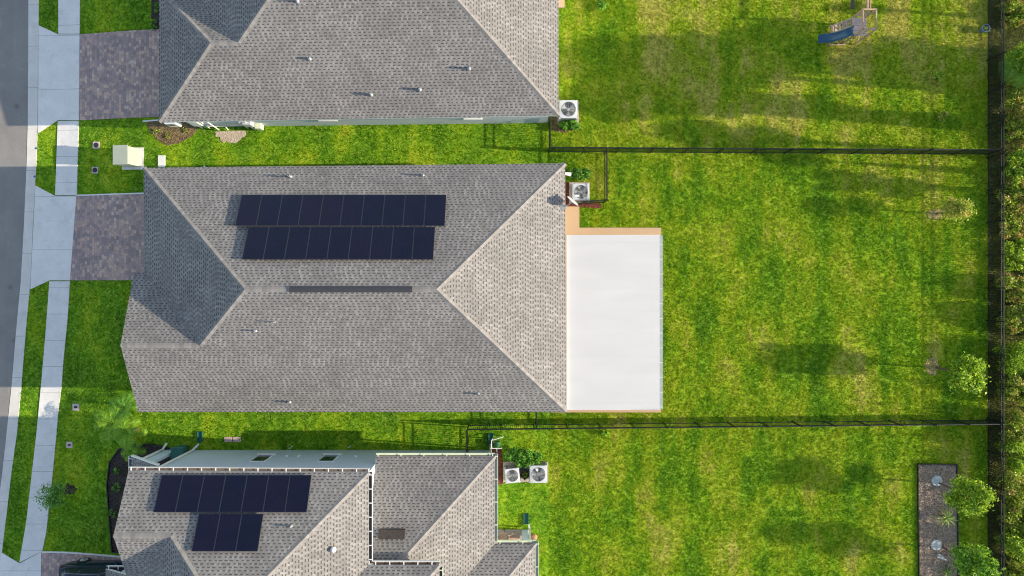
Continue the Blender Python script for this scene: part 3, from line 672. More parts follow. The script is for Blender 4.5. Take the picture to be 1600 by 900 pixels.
# ------------------------------------------------ air conditioners
def condenser(name_, label, w, h, loc, blades, bladecol, rz=0):
    t = thing('air_conditioner', label, 'air conditioner', loc, rz, 'outdoor air conditioners')
    T = Matrix.Translation(Vector(loc))
    def mb(): q = MB(); q.M = T; return q
    hw = w / 2; r_ = w * .40
    m = mb(); n = 8
    def rr(hx, rad, z): return [Vector((sx * (hx - rad) + rad * math.cos(a0 + k * math.pi / 8), sy * (hx - rad) + rad * math.sin(a0 + k * math.pi / 8), z)) for sx, sy, a0 in ((1, 1, 0), (-1, 1, math.pi / 2), (-1, -1, math.pi), (1, -1, 1.5 * math.pi)) for k in range(5)]
    m.grid([rr(hw * .96, .07, .02), rr(hw * .96, .07, h - .06)], True); m.build('body', DGREY, t)
    m = mb()
    for k in range(14):
        z = .07 + k * (h - .16) / 14; m.grid([rr(hw * .985, .08, z), rr(hw * .985, .08, z + .02)], True)
    for sx in (1, -1):
        for sy in (1, -1): m.box(sx * hw * .93 - .05, sy * hw * .93 - .05, .02, sx * hw * .93 + .05, sy * hw * .93 + .05, h - .05)
    m.build('louvres', LGREY, t)
    # lid: rounded square outside, circular opening inside
    m = mb(); N = 40; out = []; rim = []
    ro = rr(hw, .11, h); 
    def sq(a):
        c, s_ = math.cos(a), math.sin(a); k = 1 / max(abs(c), abs(s_)); k = min(k, 1.27); return Vector((c * k * hw, s_ * k * hw, h - .01))
    o1 = [sq(2 * math.pi * i / N) for i in range(N)]; o0 = [Vector((p.x, p.y, h - .07)) for p in o1]
    i1 = [Vector((r_ * 1.03 * math.cos(2 * math.pi * i / N), r_ * 1.03 * math.sin(2 * math.pi * i / N), h + .012)) for i in range(N)]
    i2 = [Vector((r_ * math.cos(2 * math.pi * i / N), r_ * math.sin(2 * math.pi * i / N), h - .05)) for i in range(N)]
    m.grid([o0, o1, i1, i2], True); m.build('lid', LGREY, t)
    m = mb(); m.lathe([(r_ * .99, h - .2), (.001, h - .22)], 24, (0, 0, 0), False); m.build('fan_well', BLACK, t)
    m = mb(); m.lathe([(.075, h - .16), (.09, h - .12), (.09, h - .06), (.03, h - .045)], 14); hub = m.build('fan', bladecol, t)
    for k in range(blades):
        m = mb(); a = 2 * math.pi * k / blades + .5; L = []
        for j in range(6):
            u = j / 5; rad = .08 + (r_ * .93 - .08) * u; wd = (.16 + .22 * u) * (r_ / .34)
            L.append([Vector((rad * math.cos(a + s * wd), rad * math.sin(a + s * wd), h - .11 + s * .045)) for s in (-1, -.33, .33, 1)])
        m.grid(L); m.build('blade', bladecol, hub, smooth=True)
    m = mb()
    for k in range(7): m.ring((0, 0, h + .01), r_ * (.22 + .12 * k), .005, 32)
    for k in range(12):
        a = 2 * math.pi * k / 12; m.bar((.06 * math.cos(a), .06 * math.sin(a), h + .018), (r_ * 1.02 * math.cos(a), r_ * 1.02 * math.sin(a), h + .01), .008, .008)
    m.build('fan_guard', GREYM, t)
    return t
def pad(x0, y0, x1, y1, label):
    m = MB(); m.box(x0, y0, 0, x1, y1, .09); tag(m.build('equipment_pad', PSL, loc=((x0 + x1) / 2, (y0 + y1) / 2, 0), bevel=.01), label, 'concrete pad'); NOGRASS.append([(x0, y0), (x1, y0), (x1, y1), (x0, y1)])
pad(2.58, 9.28, 3.78, 10.58, 'concrete pad under the air conditioner of the top house')
pad(3.25, 4.8, 4.4, 6.0, 'concrete pad under the air conditioner next to the satellite dish')
pad(-.5, -11.0, 2.05, -9.85, 'long concrete pad shared by two air conditioners behind the hedge')
condenser('', 'pale air conditioner with three-bladed fan at the corner of the top house', 1.0, .85, (3.13, 9.92, .09), 3, LGREY)
condenser('', 'square grey air conditioner beside the satellite dish and red mulch', .93, .85, (3.82, 5.33, .09), 5, GREYM)
condenser('', 'smaller left air conditioner of the pair behind the hedge', .80, .72, (0.02, -10.45, .09), 3, GREYM, .1)
condenser('', 'larger right air conditioner of the pair behind the hedge', .96, .86, (1.46, -10.33, .09), 5, GREYM)
t = thing('square_planter', 'black square planter with lime plant between the two air conditioners', 'planter', (.72, -10.5, .09))
m = MB(); m.lathe([(.18, 0), (.27, .35), (.30, .35), (.30, .38), (.25, .38), (.23, .2)], 4, (.72, -10.5, .09)); pt = m.build('pot', BLACK, t); 
c = RNG.normal(size=(160, 3)) * [.09, .09, .05] + [.72, -10.5, .42]; o = npmesh('plant', leaves(c, .09), 4, L_YEL, t, (.72, -10.5, .09))

# ------------------------------------------------ fences
FH = 1.42
def fence(pts, label, zf=None, step=1.86, gate=None, name='picket_fence'):
    P0 = Vector((*pts[0], 0)); t = thing(name, label, 'fence', P0)
    for si, (a, b) in enumerate(zip(pts[:-1], pts[1:])):
        a = Vector((*a, 0)); b = Vector((*b, 0)); L = (b - a).length; d = (b - a) / L; n = max(1, round(L / step)); st = L / n
        for i in range(n):
            p = a + d * st * i; q = a + d * st * (i + 1); m = MB()
            for z in (.16, FH - .26, FH - .07): m.bar(p + Vector((0, 0, z)), q + Vector((0, 0, z)), .04, .036)
            k = max(2, int(st / .105))
            for j in range(1, k): c_ = p + d * st * j / k; m.bar(c_ + Vector((0, 0, .05)), c_ + Vector((0, 0, FH - .05)), .019, .019)
            m.build('picket_panel', BLACK, t, loc=p)
            if i > 0 or si == 0 or True:
                m = MB(); m.box(p.x - .032, p.y - .032, 0, p.x + .032, p.y + .032, FH); m.lathe([(.05, FH), (.045, FH + .02), (.005, FH + .045)], 4, (p.x, p.y, 0)); m.build('post', BLACK, t, loc=p)
    p = Vector((*pts[-1], 0)); m = MB(); m.box(p.x - .032, p.y - .032, 0, p.x + .032, p.y + .032, FH); m.build('post', BLACK, t, loc=p)
    return t
fence([(26.97, 24), (26.97, -24)], 'long black picket fence along the rear of all three yards')
fence([(2.1, 7.72), (26.9, 7.58)], 'black picket fence between the top yard and the middle yard')
fence([(2.1, 9.3), (2.1, 7.82)], 'short black fence run from the top house wall to the dividing fence')
fence([(5.22, 7.6), (5.22, 4.85), (3.9, 4.75)], 'black picket enclosure turning round the air conditioner by the satellite dish')
fence([(-2.45, -7.78), (26.9, -7.47)], 'black picket fence between the middle yard and the bottom yard')
fence([(1.35, -6.1), (1.35, -7.65)], 'short black fence run from the middle house to the lower dividing fence')
fence([(-2.5, -7.9), (-2.5, -9.15)], 'short black fence run against the side wall of the two-storey house')

# ------------------------------------------------ street and lawn small things
def lid(px, py, s, label, nm, cat, dark=True, rnd=True):
    g_ = G(px, py); t = thing(nm, label, cat, g_)
    m = MB(); m.box(g_.x - s, g_.y - s, g_.z - .02, g_.x + s, g_.y + s, g_.z + .045); m.build('collar', plain('pinkish_concrete', (.50, .42, .40), .9), t, bevel=.01)
    m = MB()
    if rnd: m.lathe([(s * .72, .046), (s * .72, .06), (s * .6, .066), (.01, .066)], 20, g_)
    else: m.box(g_.x - s * .42, g_.y - s * .28, g_.z + .046, g_.x + s * .42, g_.y + s * .28, g_.z + .06)
    m.build('lid', plain('black_cast_lid', (.02, .022, .026), .5), t); NOGRASS.append([(g_.x - s, g_.y - s), (g_.x + s, g_.y - s), (g_.x + s, g_.y + s), (g_.x - s, g_.y + s)])
lid(151, 227, .20, 'round black lid in the lawn nearest the top driveway, left of the utility box', 'valve_cover', 'valve cover')
lid(149, 266, .19, 'round black lid in shaded lawn above the middle driveway', 'valve_cover', 'valve cover')
lid(119, 636, .20, 'pale square meter cover on the sunlit strip of lawn by the sidewalk', 'meter_cover', 'meter cover', rnd=False)
lid(109, 695, .18, 'pale square meter cover on shaded lawn in front of the taller house', 'meter_cover', 'meter cover', rnd=False)
# transformer cabinet
tx = thing('utility_cabinet', 'pale green utility cabinet on a pad between the two driveways', 'utility box', (-21.65, 7.4, gz(-21.6)))
gzx = gz(-21.6); m = MB(); m.box(-22.2, 6.75, gzx - .05, -20.95, 8.0, gzx + .08); m.build('pad', CONC, tx)
m = MB(); UCM = plain('pale_green_enamel', (.42, .45, .34), .55, var=.08)
m.hexa([(-22.15, 6.9, gzx + .08), (-21.15, 6.9, gzx + .08), (-21.15, 7.9, gzx + .08), (-22.15, 7.9, gzx + .08)], [(-22.15, 6.9, gzx + .95), (-21.35, 6.9, gzx + 1.05), (-21.35, 7.9, gzx + 1.05), (-22.15, 7.9, gzx + .95)]); m.build('body', UCM, tx, bevel=.02)
m = MB(); m.hexa([(-22.2, 6.86, gzx + .96), (-21.3, 6.86, gzx + 1.06), (-21.3, 7.94, gzx + 1.06), (-22.2, 7.94, gzx + .96)], [(-22.2, 6.86, gzx + 1.0), (-21.3, 6.86, gzx + 1.11), (-21.3, 7.94, gzx + 1.11), (-22.2, 7.94, gzx + 1.0)]); m.build('lid', UCM, tx, bevel=.01)
NOGRASS.append([(-22.2, 6.75), (-20.95, 6.75), (-20.95, 8.0), (-22.2, 8.0)])
g_ = G(253, 252); m = MB(); m.box(g_.x - .2, g_.y - .34, -.02, g_.x + .2, g_.y + .33, .06); tag(m.build('stepping_slab', CONC, loc=g_, bevel=.015), 'pale rectangular slab in the side lawn at the corner of the middle house', 'slab'); NOGRASS.append([(g_.x - .2, g_.y - .34), (g_.x + .2, g_.y - .34), (g_.x + .2, g_.y + .33), (g_.x - .2, g_.y + .33)])
for px, lb in ((357, 'left one of two pinkish pavers lying side by side in the side lawn'), (370.5, 'right one of two pinkish pavers lying side by side in the side lawn')):
    g_ = G(px, 686.5); m = MB(); m.box(g_.x - .225, g_.y - .14, -.02, g_.x + .225, g_.y + .14, .06); tag(m.build('paver', plain('pinkish_paver', (.46, .34, .33), .9, bump=.3), loc=g_, bevel=.012), lb, 'paver', 'pinkish pavers'); NOGRASS.append([(g_.x - .23, g_.y - .15), (g_.x + .23, g_.y - .15), (g_.x + .23, g_.y + .15), (g_.x - .23, g_.y + .15)])
for px, py, lb in ((57, 232, 'blue dot marker on the sunlit stretch of street gutter'), (54.5, 276, 'blue dot marker on the shaded stretch of street gutter')):
    g_ = G(px, py); m = MB(); m.lathe([(.06, .02), (.06, .045), (.03, .055), (.003, .056)], 12, g_); tag(m.build('curb_marker', plain('blue_marker', (.01, .10, .35), .4), loc=g_), lb, 'marker', 'blue curb markers')
for px, py, lb in ((457, 697, 'thin pale stake in the side lawn, left of the two'), (548, 696, 'thin pale stake in the side lawn, right of the two')):
    g_ = G(px, py); m = MB(); m.lathe([(.022, -.05), (.022, .5), (.03, .5), (.03, .55)], 8, g_); tag(m.build('marker_stake', WHITE, loc=g_), lb, 'stake', 'pale lawn stakes')
g_ = G(324, 262); m = MB(); m.lathe([(.03, -.05), (.03, .35), (.05, .35), (.05, .42)], 8, g_); tag(m.build('cleanout_pipe', WHITE, loc=g_), 'short white capped pipe against the north eave of the middle house', 'pipe')
g_ = G(835, 838); m = MB(); m.lathe([(.10, 0), (.16, .05), (.17, .16), (.10, .22), (.02, .23)], 12, g_); tag(m.build('terracotta_pot', plain('terracotta', (.45, .22, .12), .8), loc=g_, smooth=True), 'small upturned terracotta pot on the lawn beside the patio column', 'pot')
# hose reel
hx, hy = -.95 + .1, -8.85; hr = thing('hose_reel', 'white framed hose reel cart by the rear corner of the taller house', 'hose reel', (-.85, -8.7, 0))
m = MB(); 
for q in (((-1.15, -9.0, .5), (-.6, -9.0, .5)), ((-1.15, -9.0, .5), (-1.15, -8.55, .5)), ((-1.15, -8.55, .5), (-.5, -8.35, .5)), ((-1.1, -9.0, 0), (-1.15, -9.0, .5)), ((-1.1, -8.55, 0), (-1.15, -8.55, .5)), ((-.6, -9.0, 0), (-.6, -9.0, .5)), ((-.55, -8.4, 0), (-.5, -8.35, .5)), ((-.85, -9.3, .1), (-.85, -9.0, .45))): m.tube([q[0], q[1]], .025, 8)
m.build('frame', WHITE, hr)
m = MB()
for k in range(6): m.ring((-.82, -8.92 + k * .05, .3), .16, .025, 20, (0, 1, 0))
m.build('hose_coil', plain('green_hose', (.05, .16, .07), .5), hr)
# bin in the porch recess
bn = thing('wheeled_bin', 'dark green wheeled bin between two white downspouts of the taller house', 'bin', (-18.55, -9.1, 0))
m = MB(); m.hexa([(-18.8, -9.35, .08), (-18.3, -9.35, .08), (-18.3, -8.9, .08), (-18.8, -8.9, .08)], [(-18.87, -9.42, 1.0), (-18.23, -9.42, 1.0), (-18.23, -8.83, 1.0), (-18.87, -8.83, 1.0)]); m.build('body', TEAL, bn, bevel=.03)
m = MB(); m.hexa([(-18.9, -9.45, 1.0), (-18.2, -9.45, 1.0), (-18.2, -8.8, 1.0), (-18.9, -8.8, 1.0)], [(-18.86, -9.4, 1.07), (-18.24, -9.4, 1.07), (-18.24, -8.85, 1.04), (-18.86, -8.85, 1.04)]); m.build('lid', TEAL, bn, bevel=.02)
for x in (-18.82, -18.28): m = MB(); m.tube([(x - .03, -9.36, .1), (x + .03, -9.36, .1)], .1, 14); m.build('wheel', BLACK, bn)
# patio furniture
TANC = plain('tan_cushion', (.46, .33, .24), .9)
for cx, cy, rz, lb in ((-.5, -13.98, .5, 'round tan patio chair nearest the gutter corner of the rear porch'), (.15, -14.05, -.6, 'round tan patio chair beside the porch column')):
    t = thing('patio_chair', lb, 'chair', (cx, cy, .08), rz, 'patio chairs')
    m = MB(); m.M = Matrix.Translation((cx, cy, .08)); m.lathe([(.24, .36), (.3, .38), (.3, .45), (.22, .47), (.01, .44)], 20); m.build('seat', TANC, t, smooth=True)
    m = MB(); m.M = Matrix.Translation((cx, cy, .08)); m.grid([[Vector((r_ * math.cos(a), r_ * math.sin(a), z)) for a in [2.2 + k * .2 for k in range(10)]] for r_, z in ((.29, .42), (.34, .8), (.37, .8), (.33, .42))]); m.build('backrest', TANC, t, smooth=True)
    for k in range(4):
        a = k * 1.57 + .78; m = MB(); m.M = Matrix.Translation((cx, cy, .08)); m.tube([(.2 * math.cos(a), .2 * math.sin(a), .38), (.25 * math.cos(a), .25 * math.sin(a), 0)], .018, 6); m.build('leg', BARK, t)

# ------------------------------------------------ swing set
ss = thing('swing_set', 'wooden play tower with blue slide in the top yard', 'swing set', (19.1, 14.35, 0))
tx0, tx1, ty0, ty1 = 18.78, 19.48, 13.85, 14.9
for x in (tx0, tx1):
    for y in (ty0, ty1): m = MB(); m.bar((x, y, 0), (x, y, 2.3), .08); m.build('post', WOOD, ss, loc=(x, y, 0))
m = MB()
for z in (2.28,):
    m.bar((tx0, ty0, z), (tx1, ty0, z), .08, .06); m.bar((tx0, ty1, z), (tx1, ty1, z), .08, .06); m.bar((tx1, ty0, z), (tx1, ty1, z), .07, .06); m.bar((tx0, ty0, z), (tx0, ty1, z), .07, .06)
m.bar((tx0, ty0, .9), (tx1, ty1 - .9, 2.2), .05); m.bar((tx1 + .02, ty0, .2), (tx1 + .02, ty1, 1.1), .05); m.build('top_frame', WOOD, ss)
m = MB()
for k in range(7): y = ty0 + .02 + k * .145; m.box(tx0 - .05, y, 1.2, tx1 + .02, y + .13, 1.24)
m.build('deck', PWOOD, ss)
m = MB()
for z in (1.45, 1.65, 1.85): m.bar((tx0, ty1, z), (tx1, ty1, z), .03, .09)
for z in (.3, .7): m.bar((tx1, ty0, z), (tx1, ty1, z), .03, .09)
m.build('rails', WOOD, ss)
m = MB(); rows = []; rr_ = []
for k in range(17):
    u = k / 16; x = 18.75 - 1.45 * u; z = 1.25 - 1.08 * (u * u * (3 - 2 * u)) * .98 + .05 * math.sin(u * 9) ; y = 14.12 - .16 * u - .07 * math.sin(u * 4.5)
    rows.append([(x, y + dy, z + dz) for dy, dz in ((-.25, .13), (-.25, .16), (-.21, .13), (-.19, .0), (.19, .0), (.21, .13), (.25, .16), (.25, .13))])
m.grid(rows); m.grid([[(a, b, c - .03) for a, b, c in r_][::-1] for r_ in rows]); m.build('slide', SLIDE, ss, smooth=True)
m = MB(); 
for y in (14.42, 14.85): m.bar((18.05, y, .0), (tx0, y, 1.2), .05, .09)
for k in range(6): u = .12 + k * .16; m.bar((18.05 + .73 * u, 14.42, 1.2 * u), (18.05 + .73 * u, 14.85, 1.2 * u), .13, .03)
m.build('ladder', PWOOD, ss)
m = MB(); m.bar((18.0, 13.8, .06), (18.9, 13.8, .06), .07); m.bar((18.0, 13.8, .06), (18.0, 14.2, .06), .07); m.bar((18.4, 13.8, .06), (18.9, 14.1, 1.1), .05); m.build('ground_frame', WOOD, ss)
m = MB(); m.bar((19.06, 14.9, 2.2), (19.06, 18.3, 2.2), .09, .14); m.bar((19.2, 14.9, 2.2), (19.2, 18.3, 2.2), .05, .1)
for sx in (-1, 1): m.bar((19.1 + sx * .9, 18.3, 0), (19.1, 18.2, 2.25), .08)
m.build('swing_beam', WOOD, ss)
for y in (15.9, 17.1):
    m = MB()
    for sx in (-.2, .2): m.tube([(19.12, y + sx, 2.15), (19.12, y + sx, .5)], .012, 6)
    m.box(19.02, y - .24, .47, 19.22, y + .24, .5); m.build('swing', BLACK, ss)
t = thing('plant_pot', 'pale blue pot standing against the rear fence of the top yard', 'pot', (26.66, 14.62, 0))
m = MB(); m.lathe([(.14, 0), (.2, .36), (.23, .36), (.23, .42), (.19, .42), (.17, .3), (.01, .3)], 20, (26.66, 14.62, 0), False); m.build('pot', plain('pale_blue_glaze', (.10, .17, .22), .3), t, smooth=False)
c = RNG.normal(size=(60, 3)) * [.06, .06, .04] + [26.66, 14.62, .36]; npmesh('plant', leaves(c, .09), 4, L_YEL, t, (26.66, 14.62, 0))
# rear bed stones and ornament
for px, py, lb in ((1463, 751, 'pale round stepping stone nearest the top end of the rear mulch bed'), (1462, 851, 'pale round stepping stone nearest the stone bird in the rear mulch bed')):
    g_ = G(px, py); m = MB(); m.lathe([(.30, -.02), (.31, .05), (.29, .09), (.10, .095), (.005, .085)], 26, g_); tag(m.build('stepping_stone', plain('pale_round_stone', (.46, .48, .46), .85, var=.2, scale=5, bump=.4), loc=g_, smooth=False, bevel=.01), lb, 'stone', 'round stepping stones')
g_ = G(1466, 868); t = thing('garden_bird_statue', 'small pale stone bird statue on the rear mulch bed', 'statue', g_)
m = MB(); m.lathe([(.12, 0), (.12, .05), (.05, .07), (.04, .2)], 14, g_); m.build('base', LGREY, t)
m = MB(); m.tube([g_ + Vector(q) for q in ((-.12, .05, .2), (-.05, .02, .27), (.03, -.01, .3), (.09, -.04, .33), (.12, -.06, .4), (.15, -.08, .42), (.2, -.1, .41))], [.015, .07, .09, .06, .035, .04, .008], 12); m.build('bird', LGREY, t, smooth=True)

# ------------------------------------------------ car
def suv(cx, cy, cz):
    t = thing('parked_suv', 'dark navy suv parked on the bottom driveway, half under the garage eave', 'car', (cx, cy, cz))
    T = Matrix.Translation((cx, cy, cz)); NAVY = plain('navy_car_paint', (.010, .022, .05), .18, .3, var=.05); CHR = plain('chrome_trim', (.6, .6, .6), .15, 1.0, var=.05)
    def mb(): q = MB(); q.M = T; return q
    # cross-sections along x (rear at -2.35, front at +2.35)
    secs = [(-2.35, .62, .45, .95, .95, .60), (-2.28, .84, .35, 1.05, 1.12, .74), (-1.9, .92, .28, 1.08, 1.15, .84), (-1.0, .94, .25, 1.05, 1.1, .88), (0, .95, .25, 1.02, 1.06, .9), (1.0, .94, .25, 1.0, 1.06, .88), (1.8, .92, .28, .92, 1.0, .8), (2.25, .84, .35, .75, .86, .66), (2.36, .6, .45, .62, .72, .5)]
    rows = []
    for x, hw, zb, zs, zt, tw in secs:
        rows.append([(x, -hw * .92, zb), (x, -hw, zb + .15), (x, -hw, zs - .12), (x, -hw * .96, zs), (x, -tw, zt), (x, 0, zt + .02), (x, tw, zt), (x, hw * .96, zs), (x, hw, zs - .12), (x, hw, zb + .15), (x, hw * .92, zb)])
    m = mb(); m.grid(rows, True, True); m.build('body', NAVY, t, smooth=True, bevel=.01)
    cab = [(-2.2, .72, 1.1), (-1.95, .68, 1.5), (-1.5, .64, 1.66), (-.4, .64, 1.70), (.35, .62, 1.64), (1.15, .78, 1.06)]
    m = mb(); lo = [(x, .80 if i else .74) for i, (x, w_, z_) in enumerate(cab)]
    rows = []
    for (x, w_, z_) in cab:
        wl = .86; rows.append([(x, -wl, min(1.03, z_)), (x, -w_, z_ - .02), (x, -w_ * .8, z_), (x, 0, z_ + .015), (x, w_ * .8, z_), (x, w_, z_ - .02), (x, wl, min(1.03, z_))])
    m.grid(rows, False, True); m.build('roof_shell', NAVY, t, smooth=True)
    for sy in (1, -1):
        for (x0, x1, xa, xb) in ((-1.85, -1.0, -1.62, -1.02), (-.93, .1, -.93, .1), (.17, .98, .17, .42)):
            m = mb(); y0 = .872; q = [(x0, sy * .872, 1.05), (x1, sy * .872, 1.05), (xb, sy * .685, 1.56), (xa, sy * .685, 1.56)]
            m.face(q if sy < 0 else q[::-1]); m.build('side_window', DGLASS, t)
        m = mb(); pts = [(-1.95, sy * .885, 1.05), (-1.65, sy * .69, 1.6), (-.4, sy * .67, 1.64), (.4, sy * .67, 1.6), (1.05, sy * .885, 1.05)]
        m.tube(pts, .014, 6); m.tube([(-1.95, sy * .89, 1.04), (1.05, sy * .89, 1.04)], .012, 6); m.build('window_trim', CHR, t)
        m = mb(); m.tube([(-1.5, sy * .60, 1.70), (-1.45, sy * .60, 1.76), (.2, sy * .60, 1.75), (.3, sy * .60, 1.68)], .02, 6); m.build('roof_rail', CHR, t)
        m = mb(); m.box(.85, min(sy * .92, sy * 1.12), 1.02, 1.02, max(sy * .92, sy * 1.12), 1.17); m.build('mirror', NAVY, t, bevel=.03)
        m = mb(); m.box(-2.34, min(sy * .5, sy * .84), .78, -2.22, max(sy * .5, sy * .86), .98); m.build('tail_light', plain('red_lens', (.4, .01, .01), .2), t, bevel=.02)
        m = mb(); m.box(2.12, min(sy * .5, sy * .8), .6, 2.3, max(sy * .5, sy * .8), .74); m.build('headlight', plain('clear_lens', (.6, .62, .65), .1), t, bevel=.02)
        for x in (-1.35, 1.35):
            m = mb(); m.tube([(x, sy * .72, .35), (x, sy * .74, .35), (x, sy * .95, .35), (x, sy * .965, .35)], [.30, .35, .35, .31], 28); wh = m.build('wheel', plain('tyre_rubber', (.015, .015, .016), .9), t)
            m = mb(); m.tube([(x, sy * .95, .35), (x, sy * .975, .35)], [.23, .2], 24)
            for k in range(5):
                a = k * 2 * math.pi / 5; m.bar((x, sy * .985, .35), (x + .2 * math.cos(a), sy * .975, .35 + .2 * math.sin(a)), .06, .02)
            m.build('rim', plain('alloy_rim', (.55, .56, .57), .3, .7), wh)
    m = mb(); m.face([(.42, -.6, 1.615), (1.08, -.74, 1.09), (1.08, .74, 1.09), (.42, .6, 1.615)]); m.build('windscreen', DGLASS, t)
    m = mb(); m.face([(-2.17, .66, 1.17), (-1.99, .6, 1.47), (-1.99, -.6, 1.47), (-2.17, -.66, 1.17)][::-1]); m.build('rear_window', DGLASS, t)
suv(-23.05, -16.45, gz(-24) + .07)

# ------------------------------------------------ plants
def limb(m, p0, p1, r0, r1, bend=.15):
    p0 = Vector(p0); p1 = Vector(p1); L = (p1 - p0).length; o = Vector((random.uniform(-1, 1), random.uniform(-1, 1), random.uniform(-.3, .6))) * L * bend
    pts = [p0.lerp(p1, u) + o * math.sin(u * math.pi) for u in (0, .33, .66, 1)]; m.tube(pts, [r0, r0 * .7 + r1 * .3, r0 * .35 + r1 * .65, r1], 7)
def tree(name, label, cat, base, h, z0, cr, nl, ls, mat, group=None, clumps=16, trunk=.05, sq=.8, lean=(0, 0), spread=.34):
    bx, by, bz = base; t = thing(name, label, cat, (bx, by, bz), 0, group); lx, ly = lean
    m = MB(); top = Vector((bx + lx, by + ly, bz + h * .8))
    pts = [Vector((bx, by, bz - .1)), Vector((bx + lx * .3 + random.uniform(-.03, .03), by + ly * .3, bz + h * .3)), Vector((bx + lx * .6, by + ly * .6, bz + h * .55)), top]
    m.tube(pts, [trunk * 1.25, trunk, trunk * .7, trunk * .25], 8); C = []
    zc = (z0 + h) / 2; hz = (h - z0) / 2
    for k in range(clumps):
        while True:
            u = Vector((random.uniform(-1, 1), random.uniform(-1, 1), random.uniform(-1, 1)))
            if .25 < u.length < 1: break
        c_ = Vector((bx + lx + u.x * cr * .78, by + ly + u.y * cr * .78, bz + zc + u.z * hz * .8)); C.append(c_)
        s0 = pts[1].lerp(pts[3], min(1, max(0, (c_.z - bz - z0 * .7) / max(.2, h - z0)) * .8)); limb(m, s0, c_, trunk * .45, trunk * .1)
    m.build('trunk', BARK, t)
    per = nl // clumps; cs = []
    for c_ in C:
        rr = cr * spread * random.uniform(.7, 1.35); q = RNG.normal(size=(per, 3)) * [rr * .6, rr * .6, rr * .6 * sq] + np.array(c_); cs.append(q)
    cs = np.concatenate(cs); npmesh('crown', leaves(cs, ls), 4, mat, t, (bx, by, bz)); return t
def shrub(name, label, base, rx, ry, h, nl, ls, mat, group=None, lumps=9, cat='shrub'):
    fat = 1.0
    if cat == 'hedge': lumps *= 2; nl *= 2; fat = 1.15
    bx, by, bz = base; t = thing(name, label, cat, base, 0, group); m = MB(); cs = []
    for k in range(lumps):
        a = random.uniform(0, 6.28); q = math.sqrt(random.random()); c_ = Vector((bx + rx * .75 * q * math.cos(a), by + ry * .75 * q * math.sin(a), bz + h * random.uniform(.35, .8)))
        limb(m, (bx + (c_.x - bx) * .2, by + (c_.y - by) * .2, bz - .03), c_, .02, .006)
        s_ = fat * min(rx, ry) * random.uniform(.25, .42); d = RNG.normal(size=(nl // lumps, 3)); d /= np.linalg.norm(d, axis=1)[:, None]; d *= RNG.uniform(.5, 1.05, (nl // lumps, 1)); cs.append(d * [s_, s_, h * .28] + np.array(c_))
    m.build('stems', BARK, t); cs = np.concatenate(cs); cs[:, 2] = np.maximum(cs[:, 2], bz + .03); npmesh('foliage', leaves(cs, ls), 4, mat, t, base); return t
def spiky(name, label, base, n, L, mat, h=.3, wd=.05, droop=.5, trunk=0, cat='plant', group=None):
    bx, by, bz = base; t = thing(name, label, cat, base, 0, group)
    if trunk: m = MB(); m.tube([(bx, by, bz - .05), (bx + .03, by, bz + h * .5), (bx, by, bz + h)], [.08, .06, .05], 10); m.build('trunk', BARK, t)
    m = MB()
    for k in range(n):
        a = k * 2.399 + random.uniform(-.2, .2); el = random.uniform(.15, 1.2); l = L * random.uniform(.7, 1.15); d = Vector((math.cos(a) * math.cos(el), math.sin(a) * math.cos(el), math.sin(el))); sd_ = Vector((-math.sin(a), math.cos(a), 0)); z0 = bz + (h if trunk else .02)
        rows = []
        for j in range(6):
            u = j / 5; c_ = Vector((bx, by, z0)) + d * l * u + Vector((0, 0, -droop * l * u * u)); c_.z = max(c_.z, bz + .04); ww = wd * (math.sin(math.pi * min(1, u * .85 + .12)))
            rows.append([c_ - sd_ * ww + Vector((0, 0, .02)), c_, c_ + sd_ * ww + Vector((0, 0, .02))])
        m.grid(rows)
    m.build('fronds', mat, t); return t
def palm(name, label, base, n, L, h, mat, group=None, leafl=.32):
    bx, by, bz = base; t = thing(name, label, 'palm', base, 0, group); m = MB()
    m.tube([(bx, by, bz - .05), (bx + .04, by + .02, bz + h * .5), (bx, by, bz + h)], [.11, .08, .06], 10); m.build('trunk', BARK, t); vs = []; m = MB()
    for k in range(n):
        a = k * 2.399; el = .2 + 1.0 * ((k * .37) % 1); l = L * random.uniform(.8, 1.15); prev = Vector((bx, by, bz + h)); ptsm = []
        for j in range(15):
            u = (j + 1) / 15; ang = el - 1.5 * u * u; c_ = prev + Vector((math.cos(a) * math.cos(ang), math.sin(a) * math.cos(ang), math.sin(ang))) * l / 15; prev = c_; ptsm.append(c_)
            sd_ = Vector((-math.sin(a), math.cos(a), 0)); f_ = Vector((math.cos(a) * math.cos(ang), math.sin(a) * math.cos(ang), math.sin(ang))); ll = leafl * math.sin(math.pi * (.15 + .8 * u)) * random.uniform(.85, 1.15)
            for sg in (1, -1):
                for q_ in (0, .5):
                    b0 = c_ - f_ * l / 15 * q_; tip = b0 + (sd_ * sg * .85 + f_ * .6 + Vector((0, 0, -.25 + random.uniform(-.15, .15)))) * ll; wv = f_ * .012
                    vs += [b0 - wv, b0 + wv, tip + wv * .3, tip - wv * .3]
        m.tube([Vector((bx, by, bz + h))] + ptsm[::3], .009, 5)
    m.build('frond_stems', mat, t); npmesh('fronds', np.array([tuple(v) for v in vs]), 4, mat, t, base); return t

